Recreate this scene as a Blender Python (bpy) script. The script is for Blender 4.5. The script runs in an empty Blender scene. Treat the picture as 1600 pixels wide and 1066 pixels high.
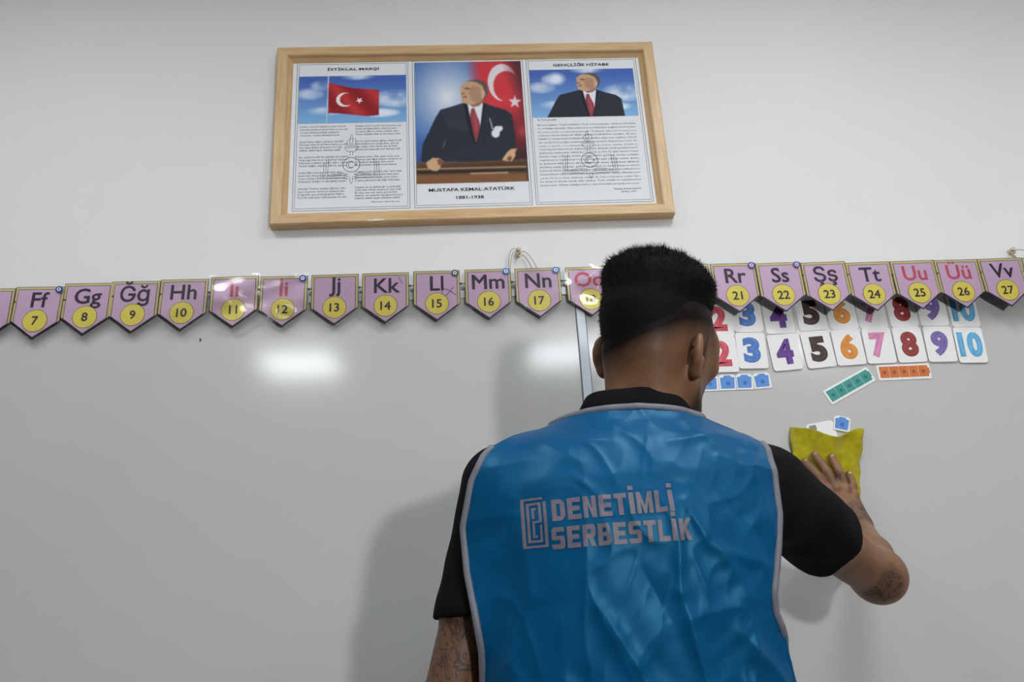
import bpy, bmesh, math, random
import numpy as np
from mathutils import Vector, Matrix
from mathutils.bvhtree import BVHTree

random.seed(7)
rng = np.random.default_rng(7)
PI = math.pi
scene = bpy.context.scene
COL = scene.collection

# ------------------------------------------------------------------ camera
cam_data = bpy.data.cameras.new('camera')
cam_data.sensor_width = 36.0
cam_data.lens = 29.25
cam_data.clip_start = 0.05
camera = bpy.data.objects.new('camera', cam_data)
COL.objects.link(camera)
camera.location = (0.0, -1.75, 1.15)
camera.rotation_euler = (1.91295, 0.05543, -0.04430)
scene.camera = camera

# ------------------------------------------------------------------ view, world, light levels
scene.view_settings.view_transform = 'Standard'
scene.view_settings.look = 'None'
scene.view_settings.gamma = 1.0
scene.view_settings.use_curve_mapping = False
scene.view_settings.exposure = -0.76
world = bpy.data.worlds.new('world')
scene.world = world
world.use_nodes = True
world.node_tree.nodes['Background'].inputs[0].default_value = (0.8, 0.85, 1.0, 1)
world.node_tree.nodes['Background'].inputs[1].default_value = 0.3
CEILING_LAMP_STRENGTH = 38.0
VIDEO_LAMP_STRENGTH = 760.0
CEIL_Z = 3.0


# ------------------------------------------------------------------ helpers
def lin(r, g, b):
    f = lambda c: (c / 255 / 12.92) if c <= 10 else ((c / 255 + 0.055) / 1.055) ** 2.4
    return (f(r), f(g), f(b), 1.0)


MATS = {}


def mat(name, rgb, rough=0.5, spec=0.5, metal=0.0, coat=0.0, noise=0.0, nscale=40.0,
        bump=0.0, bscale=120.0, sheen=0.0, attr=None):
    """Principled material with a procedural tint variation and fine relief."""
    if name in MATS:
        return MATS[name]
    m = bpy.data.materials.new(name)
    m.use_nodes = True
    nt = m.node_tree
    b = nt.nodes['Principled BSDF']
    c = lin(*rgb)
    b.inputs['Base Color'].default_value = c
    b.inputs['Roughness'].default_value = rough
    b.inputs['Specular IOR Level'].default_value = spec
    b.inputs['Metallic'].default_value = metal
    b.inputs['Coat Weight'].default_value = coat
    b.inputs['Coat Roughness'].default_value = 0.08
    b.inputs['Sheen Weight'].default_value = sheen
    tc = nt.nodes.new('ShaderNodeTexCoord')
    src = None
    if attr:
        a = nt.nodes.new('ShaderNodeAttribute')
        a.attribute_name = attr
        src = a.outputs['Color']
        nt.links.new(src, b.inputs['Base Color'])
    if noise > 0:
        n = nt.nodes.new('ShaderNodeTexNoise')
        n.inputs['Scale'].default_value = nscale
        n.inputs['Detail'].default_value = 4
        nt.links.new(tc.outputs['Object'], n.inputs['Vector'])
        r = nt.nodes.new('ShaderNodeMapRange')
        r.inputs['From Min'].default_value = 0.3
        r.inputs['From Max'].default_value = 0.7
        r.inputs['To Min'].default_value = 1 - noise
        r.inputs['To Max'].default_value = 1 + noise
        nt.links.new(n.outputs['Fac'], r.inputs['Value'])
        mx = nt.nodes.new('ShaderNodeMix')
        mx.data_type = 'RGBA'
        mx.blend_type = 'MULTIPLY'
        mx.inputs[0].default_value = 1.0
        mx.inputs[6].default_value = c
        if src is not None:
            nt.links.new(src, mx.inputs[6])
        nt.links.new(r.outputs['Result'], mx.inputs[7])
        nt.links.new(mx.outputs[2], b.inputs['Base Color'])
    if bump > 0:
        n2 = nt.nodes.new('ShaderNodeTexNoise')
        n2.inputs['Scale'].default_value = bscale
        n2.inputs['Detail'].default_value = 3
        nt.links.new(tc.outputs['Object'], n2.inputs['Vector'])
        bp = nt.nodes.new('ShaderNodeBump')
        bp.inputs['Strength'].default_value = bump
        bp.inputs['Distance'].default_value = 0.002
        nt.links.new(n2.outputs['Fac'], bp.inputs['Height'])
        nt.links.new(bp.outputs['Normal'], b.inputs['Normal'])
    MATS[name] = m
    return m


def emissive(name, rgb, strength):
    m = bpy.data.materials.new(name)
    m.use_nodes = True
    b = m.node_tree.nodes['Principled BSDF']
    b.inputs['Base Color'].default_value = (0.8, 0.8, 0.8, 1)
    b.inputs['Emission Color'].default_value = (*rgb, 1)
    b.inputs['Emission Strength'].default_value = strength
    return m


def link(o, parent=None, m=None):
    COL.objects.link(o)
    if parent is not None:
        o.parent = parent
    if m is not None and o.type == 'MESH':
        o.data.materials.clear()
        o.data.materials.append(m)
    return o


def obj(name, me, m=None, parent=None, loc=None):
    if isinstance(me, bmesh.types.BMesh):
        d = bpy.data.meshes.new(name)
        me.normal_update()
        me.to_mesh(d)
        me.free()
        me = d
    o = bpy.data.objects.new(name, me)
    link(o, parent, m)
    if loc is not None:
        o.location = loc
    return o


def meshdata(name, verts, faces, smooth=False):
    d = bpy.data.meshes.new(name)
    d.from_pydata([tuple(map(float, v)) for v in verts], [], faces)
    if smooth:
        d.polygons.foreach_set('use_smooth', [True] * len(d.polygons))
    d.update()
    return d


def npmesh(name, V, F, smooth=True):
    """fast mesh from numpy arrays of vertices and quads / triangles"""
    d = bpy.data.meshes.new(name)
    n, k = F.shape
    d.vertices.add(len(V))
    d.vertices.foreach_set('co', np.ascontiguousarray(V, dtype=np.float32).ravel())
    d.loops.add(n * k)
    d.loops.foreach_set('vertex_index', np.ascontiguousarray(F, dtype=np.int32).ravel())
    d.polygons.add(n)
    d.polygons.foreach_set('loop_start', np.arange(0, n * k, k, dtype=np.int32))
    d.update(calc_edges=True)
    d.validate()
    if smooth:
        d.polygons.foreach_set('use_smooth', np.ones(len(d.polygons), dtype=bool))
    return d


def thing(name, label, cat, loc=(0, 0, 0), rot=(0, 0, 0), group=None):
    o = bpy.data.objects.new(name, None)
    o.empty_display_size = 0.05
    COL.objects.link(o)
    o.location = loc
    o.rotation_euler = rot
    return tag(o, label, cat, group)


def tag(o, label, cat, group=None):
    o['label'] = label
    o['category'] = cat
    if group:
        o['group'] = group
    return o


def struct(o, label=None):
    o['kind'] = 'structure'
    if label:
        o['label'] = label
    return o


def add_box(bm, x0, x1, y0, y1, z0, z1, bevel=0.0):
    g = bmesh.ops.create_cube(bm, size=1.0)
    vs = g['verts']
    bmesh.ops.scale(bm, vec=(x1 - x0, y1 - y0, z1 - z0), verts=vs)
    bmesh.ops.translate(bm, vec=((x0 + x1) / 2, (y0 + y1) / 2, (z0 + z1) / 2), verts=vs)
    if bevel > 0:
        es = list({e for v in vs for e in v.link_edges})
        bmesh.ops.bevel(bm, geom=es, offset=bevel, segments=2, affect='EDGES', profile=0.5)
    return bm


def box(x0, x1, y0, y1, z0, z1, bevel=0.0):
    return add_box(bmesh.new(), x0, x1, y0, y1, z0, z1, bevel)


def plate(pts, y0, y1, bevel=0.0):
    """polygon in the xz plane (counter-clockwise seen from -y) as a slab between y0 (front) and y1"""
    bm = bmesh.new()
    vs = [bm.verts.new((p[0], y0, p[1])) for p in pts]
    f = bm.faces.new(vs)
    bm.normal_update()
    if f.normal.y > 0:
        bmesh.ops.reverse_faces(bm, faces=[f])
    if y1 != y0:
        r = bmesh.ops.extrude_face_region(bm, geom=[f])
        nv = [v for v in r['geom'] if isinstance(v, bmesh.types.BMVert)]
        bmesh.ops.translate(bm, vec=(0, y1 - y0, 0), verts=nv)
        bmesh.ops.recalc_face_normals(bm, faces=bm.faces)
    return bm


def round_rect(w, h, r, n=4, cx=0, cz=0):
    out = []
    for sx, sz, a0 in ((1, 1, 0), (-1, 1, 90), (-1, -1, 180), (1, -1, 270)):
        for k in range(n + 1):
            a = math.radians(a0 + 90 * k / n)
            out.append((cx + sx * (w / 2 - r) + r * math.cos(a), cz + sz * (h / 2 - r) + r * math.sin(a)))
    return out


def circle(r, n=28, cx=0, cz=0, sx=1, sz=1):
    return [(cx + sx * r * math.cos(2 * PI * k / n), cz + sz * r * math.sin(2 * PI * k / n)) for k in range(n)]


def add_tube(bm, pts, r, n=6, closed=False, flat=1.0):
    """tube along a polyline"""
    pts = [Vector(p) for p in pts]
    rings = []
    N = len(pts)
    up = Vector((0, 1, 0.001))
    for i, p in enumerate(pts):
        if closed:
            t = pts[(i + 1) % N] - pts[i - 1]
        else:
            t = pts[min(i + 1, N - 1)] - pts[max(i - 1, 0)]
        t.normalize()
        a = t.cross(up)
        if a.length < 1e-4:
            a = t.cross(Vector((1, 0, 0)))
        a.normalize()
        b = a.cross(t)
        rr = r[i] if hasattr(r, '__len__') else r
        rings.append([bm.verts.new(p + a * (rr * math.cos(2 * PI * k / n)) + b * (rr * flat * math.sin(2 * PI * k / n)))
                      for k in range(n)])
    M = N if closed else N - 1
    for i in range(M):
        A, B = rings[i], rings[(i + 1) % N]
        for k in range(n):
            f = bm.faces.new((A[k], A[(k + 1) % n], B[(k + 1) % n], B[k]))
            f.smooth = True
    if not closed:
        bm.faces.new(rings[0])
        bm.faces.new(rings[-1])
    bmesh.ops.recalc_face_normals(bm, faces=bm.faces)
    return bm


TEXTS = {}


def text_mesh(body, size, offset=0.0, extrude=0.0, bevel=0.0, res=3, align='CENTER', spacing=1.0, line=1.0, bres=2):
    """text as mesh in the xz plane, facing -y"""
    cu = bpy.data.curves.new('lettering', 'FONT')
    cu.body = body
    cu.size = size
    cu.align_x = align
    cu.align_y = 'CENTER' if align == 'CENTER' else 'TOP'
    cu.offset = offset
    cu.extrude = extrude
    cu.bevel_depth = bevel
    cu.bevel_resolution = bres
    cu.resolution_u = res
    cu.space_character = spacing
    cu.space_line = line
    o = bpy.data.objects.new('lettering', cu)
    COL.objects.link(o)
    dg = bpy.context.evaluated_depsgraph_get()
    dg.update()
    me = bpy.data.meshes.new_from_object(o.evaluated_get(dg))
    bpy.data.objects.remove(o)
    bpy.data.curves.remove(cu)
    me.transform(Matrix.Rotation(PI / 2, 4, 'X'))
    me.update()
    return me


def fit_mesh(me, w=None, h=None, cx=0.0, cz=0.0):
    """scale a lettering mesh to a width and / or height and centre it"""
    n = len(me.vertices)
    co = np.empty(n * 3, np.float32)
    me.vertices.foreach_get('co', co)
    co = co.reshape(-1, 3)
    lo, hi = co.min(0), co.max(0)
    sx = w / (hi[0] - lo[0]) if w else None
    sz = h / (hi[2] - lo[2]) if h else None
    sx = sx or sz
    sz = sz or sx
    co[:, 0] = (co[:, 0] - (lo[0] + hi[0]) / 2) * sx + cx
    co[:, 2] = (co[:, 2] - (lo[2] + hi[2]) / 2) * sz + cz
    me.vertices.foreach_set('co', co.ravel())
    me.update()
    return me


# ------------------------------------------------------------------ the room
M_WALL = mat('wall_paint', (226, 226, 227), rough=0.75, spec=0.25, noise=0.012, nscale=1.5, bump=0.15, bscale=220)
M_CEIL = mat('ceiling_paint', (228, 228, 226), rough=0.9, spec=0.2, noise=0.01, nscale=3)
M_WALL2 = mat('wall_paint_grey', (138, 136, 132), rough=0.8, spec=0.2, noise=0.012, nscale=1.5)
M_FLOOR = mat('floor_vinyl', (60, 55, 50), rough=0.45, spec=0.4, noise=0.08, nscale=8)
RX0, RX1, RY0 = -3.4, 3.4, -6.4
struct(obj('wall_front', box(RX0 - .1, RX1 + .1, 0, .1, 0, CEIL_Z), M_WALL))
struct(obj('wall_left', box(RX0 - .1, RX0, RY0, 0, 0, CEIL_Z), M_WALL2))
struct(obj('wall_right', box(RX1, RX1 + .1, RY0, 0, 0, CEIL_Z), M_WALL2))
struct(obj('wall_back', box(RX0 - .1, RX1 + .1, RY0 - .1, RY0, 0, CEIL_Z), M_WALL2))
struct(obj('ceiling', box(RX0 - .1, RX1 + .1, RY0 - .1, .1, CEIL_Z, CEIL_Z + .1), M_CEIL))
struct(obj('floor', box(RX0 - .1, RX1 + .1, RY0 - .1, .1, -.1, 0), M_FLOOR))

# ceiling lamps: square panels set below the ceiling, rows behind and above the camera
M_LAMP = emissive('lamp_diffuser', (0.93, 0.97, 1.0), CEILING_LAMP_STRENGTH)
M_LAMPFRAME = mat('lamp_frame', (235, 235, 235), rough=0.4)
lf = bmesh.new()
for (a, b, c, d) in ((-.27, .27, -.27, -.25), (-.27, .27, .25, .27), (-.27, -.25, -.25, .25), (.25, .27, -.25, .25)):
    add_box(lf, a, b, c, d, -.03, 0)
lf_me = bpy.data.meshes.new('lamp_frame')
lf.to_mesh(lf_me)
lf.free()
ld = box(-.25, .25, -.25, .25, -.022, -.004)
ld_me = bpy.data.meshes.new('lamp_diffuser')
ld.to_mesh(ld_me)
ld.free()
for ly in (-1.25, -3.72):
    for lx in (-1.1, 0.72, 2.54):
        t = thing('ceiling_light', 'square white panel lamp on the ceiling', 'ceiling light', (lx, ly, CEIL_Z), group='ceiling panel lamps')
        obj('frame', lf_me, M_LAMPFRAME, t)
        obj('diffuser', ld_me, M_LAMP, t)

# lamp on a stand, behind the camera to the right
t = thing('floor_lamp', 'square lamp head on a black tripod stand behind the photographer', 'lamp', (.92, -3.35, 0))
bm = bmesh.new()
add_tube(bm, [(0, 0, .12), (0, 0, 1.27)], .014, 8)
obj('pole', bm, mat('stand_black', (25, 25, 26), rough=.4), t)
for k in range(3):
    a = 2 * PI * k / 3 + .4
    bm = bmesh.new()
    add_tube(bm, [(0, 0, .35), (.38 * math.cos(a), .38 * math.sin(a), .012)], .011, 8)
    obj('leg', bm, MATS['stand_black'], t)
head = obj('lamp_head', box(-.16, .16, -.03, .02, -.16, .16, .006), MATS['stand_black'], t, (0, 0, 1.42))
pane = obj('diffuser', box(-.075, .075, .021, .026, -.075, .075), emissive('video_diffuser', (1.0, .99, .97), VIDEO_LAMP_STRENGTH), head)
head.rotation_euler = (.02, 0, .2)

# ------------------------------------------------------------------ whiteboards
M_BOARD = mat('whiteboard_enamel', (195, 195, 193), rough=0.115, spec=0.55, noise=0.012, nscale=2.2)
M_ALU = mat('aluminium_rail', (196, 203, 210), rough=0.38, metal=0.35)
M_DARKGAP = mat('joint_dark_line', (70, 74, 80), rough=0.7)  # thin dark line along the edge of the board joint
ZB0, ZB1 = 0.72, 1.872


def whiteboard(x0, x1, label, left_rail, right_rail):
    t = thing('whiteboard', label, 'whiteboard', ((x0 + x1) / 2, 0, ZB0))
    cx = (x0 + x1) / 2
    s = obj('panel', box(x0 - cx, x1 - cx, -.018, -.0005, 0, ZB1 - ZB0), M_BOARD, t)
    obj('top_rail', box(x0 - cx, x1 - cx, -.023, -.0005, ZB1 - ZB0, ZB1 - ZB0 + .02, .002), M_ALU, t)
    obj('bottom_rail', box(x0 - cx, x1 - cx, -.023, -.0005, -.02, 0, .002), M_ALU, t)
    if left_rail:
        obj('side_rail', box(x0 - cx - left_rail, x0 - cx, -.023, -.0005, -.02, ZB1 - ZB0 + .02, .002), M_ALU, t)
    if right_rail:
        obj('side_rail', box(x1 - cx, x1 - cx + right_rail, -.0235, -.0005, -.02, ZB1 - ZB0 + .02, .002), M_ALU, t)
        obj('joint_line', box(x1 - cx - .0012, x1 - cx, -.0195, -.018, 0, ZB1 - ZB0), M_DARKGAP, t)
    return t, cx


board_l, bl_cx = whiteboard(-1.95, .2585, 'large glossy whiteboard left of the man, with an aluminium edge strip', .02, .0205)
board_r, br_cx = whiteboard(.2805, 2.35, 'whiteboard right of the aluminium strip, holding number cards', 0, .02)
mk = bmesh.new()
add_tube(mk, [(-.569 - bl_cx, -.0186, 1.8 - ZB0), (-.566 - bl_cx, -.0186, 1.797 - ZB0), (-.568 - bl_cx, -.0186, 1.793 - ZB0)], .0014, 5)
obj('ink_speck', mk, mat('black_ink', (30, 28, 30), rough=.6), board_l)

# ------------------------------------------------------------------ framed print
M_WOOD = bpy.data.materials.new('beech_moulding')
M_WOOD.use_nodes = True
nt = M_WOOD.node_tree
b = nt.nodes['Principled BSDF']
tc = nt.nodes.new('ShaderNodeTexCoord')
mp = nt.nodes.new('ShaderNodeMapping')
mp.inputs['Scale'].default_value = (6, 60, 60)
nz = nt.nodes.new('ShaderNodeTexNoise')
nz.inputs['Scale'].default_value = 2.0
nz.inputs['Detail'].default_value = 6
cr = nt.nodes.new('ShaderNodeValToRGB')
cr.color_ramp.elements[0].position = .3
cr.color_ramp.elements[0].color = lin(194, 158, 112)
cr.color_ramp.elements[1].position = .75
cr.color_ramp.elements[1].color = lin(218, 185, 139)
nt.links.new(tc.outputs['Object'], mp.inputs['Vector'])
nt.links.new(mp.outputs['Vector'], nz.inputs['Vector'])
nt.links.new(nz.outputs['Fac'], cr.inputs['Fac'])
nt.links.new(cr.outputs['Color'], b.inputs['Base Color'])
b.inputs['Roughness'].default_value = .42

FX0, FX1, FZ0, FZ1 = -.429, .5125, 2.0665, 2.5605
FCX, FCZ = (FX0 + FX1) / 2, (FZ0 + FZ1) / 2
frame = thing('framed_print', 'light wooden picture frame holding three printed panels on the wall', 'picture frame', (FCX, 0, FCZ))
PROFILE = [(0, -.001), (0, -.027), (.003, -.030), (.023, -.030), (.026, -.028), (.029, -.021), (.037, -.0125), (.037, -.001)]


def rail(length):
    """mitred moulding along local x, outer edge at local z=0, inner side towards +z"""
    vs, fs = [], []
    n = len(PROFILE)
    for s in (-1, 1):
        for (w, d) in PROFILE:
            vs.append((s * (length / 2 - w), d, w))
    for k in range(n):
        fs.append((k, (k + 1) % n, n + (k + 1) % n, n + k))
    fs.append(tuple(range(n)))
    fs.append(tuple(range(n, 2 * n)))
    me = meshdata('moulding', vs, fs)
    bm = bmesh.new()
    bm.from_mesh(me)
    bmesh.ops.recalc_face_normals(bm, faces=bm.faces)
    bm.to_mesh(me)
    bm.free()
    return me


W_, H_ = FX1 - FX0, FZ1 - FZ0
for me_len, loc, ry in ((W_, (0, 0, -H_ / 2), 0), (W_, (0, 0, H_ / 2), PI), (H_, (-W_ / 2, 0, 0), PI / 2), (H_, (W_ / 2, 0, 0), -PI / 2)):
    o = obj('moulding', rail(me_len), M_WOOD, frame, loc)
    o.rotation_euler = (0, ry, 0)
    if loc[2] < 0:
        chip = obj('chipped_edge', plate([(-.25, .0035), (-.244, .0055), (-.236, .0045), (-.229, .007), (-.221, .006), (-.213, .0065), (-.208, .004), (-.222, .0025), (-.240, .002)], -.0304, -.0296),
                   mat('bare_chip', (236, 226, 208), rough=.8), o)
        chip.location = (-.0, 0, 0)

M_PAPER = mat('poster_paper', (226, 228, 232), rough=.7, spec=.25, noise=.006, nscale=6)
M_PRINT = mat('poster_print', (255, 255, 255), rough=.7, spec=.25, attr='Col')
M_INK = mat('poster_ink', (38, 40, 48), rough=.6)
M_INKSOFT = mat('poster_ink_small', (96, 98, 120), rough=.6)
M_GREENLINE = mat('poster_rule', (88, 104, 104), rough=.6)
YP = -.0120


def fx(x, z):
    return (x - FCX, z - FCZ)


sheet = obj('printed_sheet', box(-.395 - FCX, .4795 - FCX, YP, -.004, 2.1 - FCZ, 2.5275 - FCZ), M_PAPER, frame)


def rule_rect(x0, x1, z0, z1, t):
    bm = bmesh.new()
    y0, y1 = YP - .0005, YP + .001
    add_box(bm, x0 - FCX, x1 - FCX, y0, y1, z0 - FCZ, z0 + t - FCZ)
    add_box(bm, x0 - FCX, x1 - FCX, y0, y1, z1 - t - FCZ, z1 - FCZ)
    add_box(bm, x0 - FCX, x0 + t - FCX, y0, y1, z0 + t - FCZ, z1 - t - FCZ)
    add_box(bm, x1 - t - FCX, x1 - FCX, y0, y1, z0 + t - FCZ, z1 - t - FCZ)
    return bm


for (a, b_) in ((-.3825, -.1085), (-.0985, .1795), (.188, .469)):
    obj('panel_rule', rule_rect(a, b_, 2.1085, 2.5245, .0011), M_GREENLINE, sheet)
    obj('panel_rule', rule_rect(a + .005, b_ - .005, 2.1145, 2.5195, .0008), M_GREENLINE, sheet)


# painted pictures: colour per vertex on a fine flat grid, composed from shapes
def inside(poly, X, Y):
    r = np.zeros(X.shape, bool)
    n = len(poly)
    for i in range(n):
        x1, y1 = poly[i]
        x2, y2 = poly[(i + 1) % n]
        if y1 == y2:
            continue
        c = ((y1 > Y) != (y2 > Y)) & (X < (x2 - x1) * (Y - y1) / (y2 - y1) + x1)
        r ^= c
    return r


class Paint:
    def __init__(s, x0, y0, x1, y1, nx, ny):
        s.nx, s.ny = nx, ny
        s.X, s.Y = np.meshgrid(np.linspace(x0, x1, nx), np.linspace(y0, y1, ny))
        s.C = np.zeros((ny, nx, 3))

    def fill(s, rgb, mask=None, a=1.0):
        a = np.asarray(a) * (1.0 if mask is None else mask.astype(float))
        a = np.broadcast_to(a, s.X.shape)[..., None]
        s.C = s.C * (1 - a) + np.array(rgb, float) * a

    def poly(s, pts, rgb, a=1.0):
        s.fill(rgb, inside(pts, s.X, s.Y), a)

    def ell(s, cx, cy, rx, ry, rgb, a=1.0, soft=0.0):
        d = np.sqrt(((s.X - cx) / rx) ** 2 + ((s.Y - cy) / ry) ** 2)
        if soft:
            s.fill(rgb, None, a * np.clip((1 - d) / soft + .5, 0, 1))
        else:
            s.fill(rgb, d < 1, a)

    def noise(s, scale, seed, octv=4):
        r = np.random.default_rng(seed)
        out = np.zeros(s.X.shape)
        amp = 1.0
        for o in range(octv):
            g = r.random((40, 40))
            u = (s.X / scale * 2 ** o) % 38
            v = (s.Y / scale * 2 ** o) % 38
            i, j = u.astype(int), v.astype(int)
            fu, fv = u - i, v - j
            fu = fu * fu * (3 - 2 * fu)
            fv = fv * fv * (3 - 2 * fv)
            out += amp * ((g[j, i] * (1 - fu) + g[j, i + 1] * fu) * (1 - fv) + (g[j + 1, i] * (1 - fu) + g[j + 1, i + 1] * fu) * fv)
            amp *= .5
        return out / 1.9

    def soften(s, n=2):
        for _ in range(n):
            c = np.pad(s.C, ((1, 1), (1, 1), (0, 0)), mode='edge')
            s.C = (c[:-2, 1:-1] + c[2:, 1:-1] + c[1:-1, :-2] + c[1:-1, 2:] + 2 * c[1:-1, 1:-1]) / 6

    def build(s, name, x0, x1, z0, z1, parent, y=YP - .0006):
        xs = np.linspace(x0 - FCX, x1 - FCX, s.nx)
        zs = np.linspace(z1 - FCZ, z0 - FCZ, s.ny)
        XX, ZZ = np.meshgrid(xs, zs)
        V = np.stack([XX.ravel(), np.full(XX.size, y), ZZ.ravel()], 1)
        idx = np.arange(s.nx * s.ny).reshape(s.ny, s.nx)
        F = np.stack([idx[1:, :-1].ravel(), idx[1:, 1:].ravel(), idx[:-1, 1:].ravel(), idx[:-1, :-1].ravel()], 1)
        me = npmesh(name, V, F, smooth=False)
        at = me.color_attributes.new('Col', 'FLOAT_COLOR', 'POINT')
        c = np.clip(s.C, 0, 255) / 255
        c = np.where(c <= .04045, c / 12.92, ((c + .055) / 1.055) ** 2.4).reshape(-1, 3)
        at.data.foreach_set('color', np.concatenate([c, np.ones((len(c), 1))], 1).astype(np.float32).ravel())
        return obj(name, me, M_PRINT, parent)


def star(cx, cy, r, rot=0):
    return [(cx + (r if k % 2 == 0 else r * .4) * math.cos(rot + PI * k / 5), cy + (r if k % 2 == 0 else r * .4) * math.sin(rot + PI * k / 5)) for k in range(10)]


def sky(p, w, h, seed):
    g = p.Y / h
    p.fill((70, 102, 178))
    p.fill((128, 178, 222), None, np.clip(g * 1.15 - .12, 0, 1))
    n = p.noise(h * .42, seed)
    for (cx, cy, rx, ry) in ((.1, .38, .14, .13), (.9, .5, .22, .2), (.25, .75, .18, .1), (.75, .8, .2, .1), (.55, .02, .16, .08), (.2, .2, .1, .12)):
        d = ((p.X / w - cx) / rx) ** 2 + ((p.Y / h - cy) / ry) ** 2
        p.fill((232, 238, 246), None, np.clip(np.clip(1.15 - d, 0, 1) * (n - .25) * 2.2, 0, .92))


# left picture: flag against the sky
w, h = 263, 139
p = Paint(0, 0, w, h, 264, 140)
sky(p, w, h, 3)
p.poly([(70, 0), (72.5, 0), (70.5, h), (68, h)], (196, 205, 222))
top = [(73, 20), (100, 28), (130, 37), (160, 40), (196, 44)]
bot = [(196, 118), (165, 121), (130, 115), (100, 111), (72, 109)]
p.poly(top + bot, (172, 42, 46))
fl = inside(top + bot, p.X, p.Y)
fold = .5 + .5 * np.sin((p.X - p.Y * .75) / 13.0)
p.fill((112, 22, 28), fl, fold * .55)
p.fill((206, 66, 66), fl, (1 - fold) ** 3 * .5)
cr_ = (np.hypot(p.X - 112, (p.Y - 71) * 1.0) < 21) & (np.hypot(p.X - 118, p.Y - 70) > 17.5)
p.fill((232, 228, 230), cr_)
p.poly(star(148, 74, 10, .35), (236, 232, 234))
p.soften(1)
p.build('flag_picture', -.376, -.1135, 2.3465, 2.4835, sheet)


def suit_man(p, Xf, detail):
    """generic figure in a dark suit looking up to the left; Xf maps design units to picture units"""
    T = lambda pts: [Xf(*q) for q in pts]
    suit = (40, 46, 58)
    p.poly(T([(600, 590), (460, 630), (340, 660), (275, 760), (205, 900), (135, 1030), (112, 1200), (170, 1235), (340, 1215), (680, 1225), (1000, 1215), (1120, 1210), (1150, 1000), (1130, 735), (1060, 675), (940, 640), (830, 595)]), suit)
    p.poly(T([(612, 605), (640, 585), (800, 575), (812, 610), (772, 850), (715, 1015), (655, 760)]), (226, 228, 236))
    p.poly(T([(682, 655), (716, 652), (728, 700), (765, 800), (772, 880), (722, 1022), (690, 930), (662, 740)]), (150, 62, 72))
    p.poly(T([(700, 720), (722, 720), (745, 860), (722, 930)]), (176, 92, 98), .6)
    p.poly(T([(600, 590), (640, 600), (700, 980), (725, 1040), (690, 1040), (625, 800)]), (28, 32, 42))
    p.poly(T([(815, 600), (840, 610), (800, 800), (730, 1040), (722, 1020), (775, 850)]), (28, 32, 42))
    skin = (196, 160, 128)
    p.poly(T([(640, 590), (690, 520), (800, 500), (815, 585), (770, 625), (700, 640)]), (150, 112, 88))
    p.poly(T([(572, 425), (582, 395), (640, 352), (740, 338), (825, 360), (862, 410), (862, 480), (838, 530), (800, 568), (740, 600), (680, 612), (625, 602), (585, 585), (575, 560), (582, 540), (568, 510), (580, 480), (570, 455)]), skin)
    p.poly(T([(700, 400), (790, 420), (800, 560), (740, 598), (690, 560), (660, 480)]), (168, 128, 100), .7)
    p.poly(T([(640, 352), (740, 330), (830, 352), (872, 400), (878, 470), (850, 540), (822, 555), (842, 470), (815, 400), (740, 356)]), (92, 84, 78))
    p.ell(*Xf(820, 495), abs(Xf(24, 0)[0] - Xf(0, 0)[0]), abs(Xf(0, 38)[1] - Xf(0, 0)[1]), (206, 168, 140))
    p.poly(T([(600, 428), (660, 418), (690, 440), (640, 445)]), (120, 92, 74))
    p.poly(T([(586, 520), (640, 514), (640, 528), (590, 534)]), (138, 88, 76))
    p.poly(T([(572, 478), (620, 470), (612, 500), (575, 500)]), (150, 116, 92), .8)


# centre picture: figure at a lectern, flag behind on the right
p = Paint(65, 130, 1265, 1440, 230, 251)
d = np.hypot((p.X - 420) / 520, (p.Y - 520) / 560)
p.fill((70, 112, 178))
p.fill((222, 228, 236), None, np.clip(1.05 - d, 0, 1) ** 1.1)
p.fill((48, 70, 132), None, np.clip((p.Y - 900) / 500, 0, .8) * np.clip((500 - p.X) / 300, 0, 1))
red = np.clip((p.X - 640 - (p.Y - 130) * .05) / 160, 0, 1)
p.fill((206, 58, 66), None, red)
p.fill((96, 34, 44), None, red * np.clip((p.Y - 620) / 300, 0, .9))
p.fill((52, 40, 48), None, red * np.clip((p.X - 1020) / 240 - (p.Y - 130) / 900, 0, .75))
p.fill((52, 36, 46), None, red * np.clip((p.Y - 1000) / 200, 0, .8))
cres = (np.hypot((p.X - 1045) / 165, (p.Y - 370) / 210) < 1) & (np.hypot((p.X - 1092) / 152, (p.Y - 415) / 172) > 1) & (p.X < 1190)
p.fill((224, 224, 230), cres, np.clip(1.0 - np.clip(p.X - 1040, 0, 999) / 230, .15, .95))
p.poly(star(1170, 590, 78, -.25), (228, 214, 220), .95)
p.fill((176, 60, 70), None, red * np.exp(-((p.X - 1230) / 60) ** 2 - ((p.Y - 910) / 70) ** 2))
suit_man(p, lambda x, y: (x, y), True)
desk = p.Y > 1215 + 8 * np.sin(p.X / 300)
p.fill((78, 56, 42), desk)
p.fill((128, 92, 60), desk, np.clip(.5 + .5 * np.sin(p.Y / 21 + p.X / 900), 0, 1) * .55)
p.fill((168, 140, 108), (abs(p.Y - 1290) < 8))
p.fill((52, 38, 34), (abs(p.Y - 1322) < 16))
p.fill((190, 160, 120), (abs(p.Y - 1346) < 7) & (p.X > 640) & (p.X < 1050))
p.fill((146, 100, 60), (p.Y > 1360), .7)
p.fill((70, 52, 50), (p.X > 1240) & (p.Y > 1250), .6)
p.poly([(168, 1220), (240, 1172), (300, 1176), (362, 1210), (330, 1262), (290, 1312), (232, 1308), (180, 1272)], (206, 166, 126))
p.poly([(285, 1190), (330, 1195), (360, 1215), (330, 1260), (300, 1250)], (128, 86, 66))
p.poly([(990, 1205), (1050, 1130), (1100, 1096), (1162, 1094), (1140, 1130), (1135, 1180), (1090, 1232), (1010, 1222)], (206, 166, 128))
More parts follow.
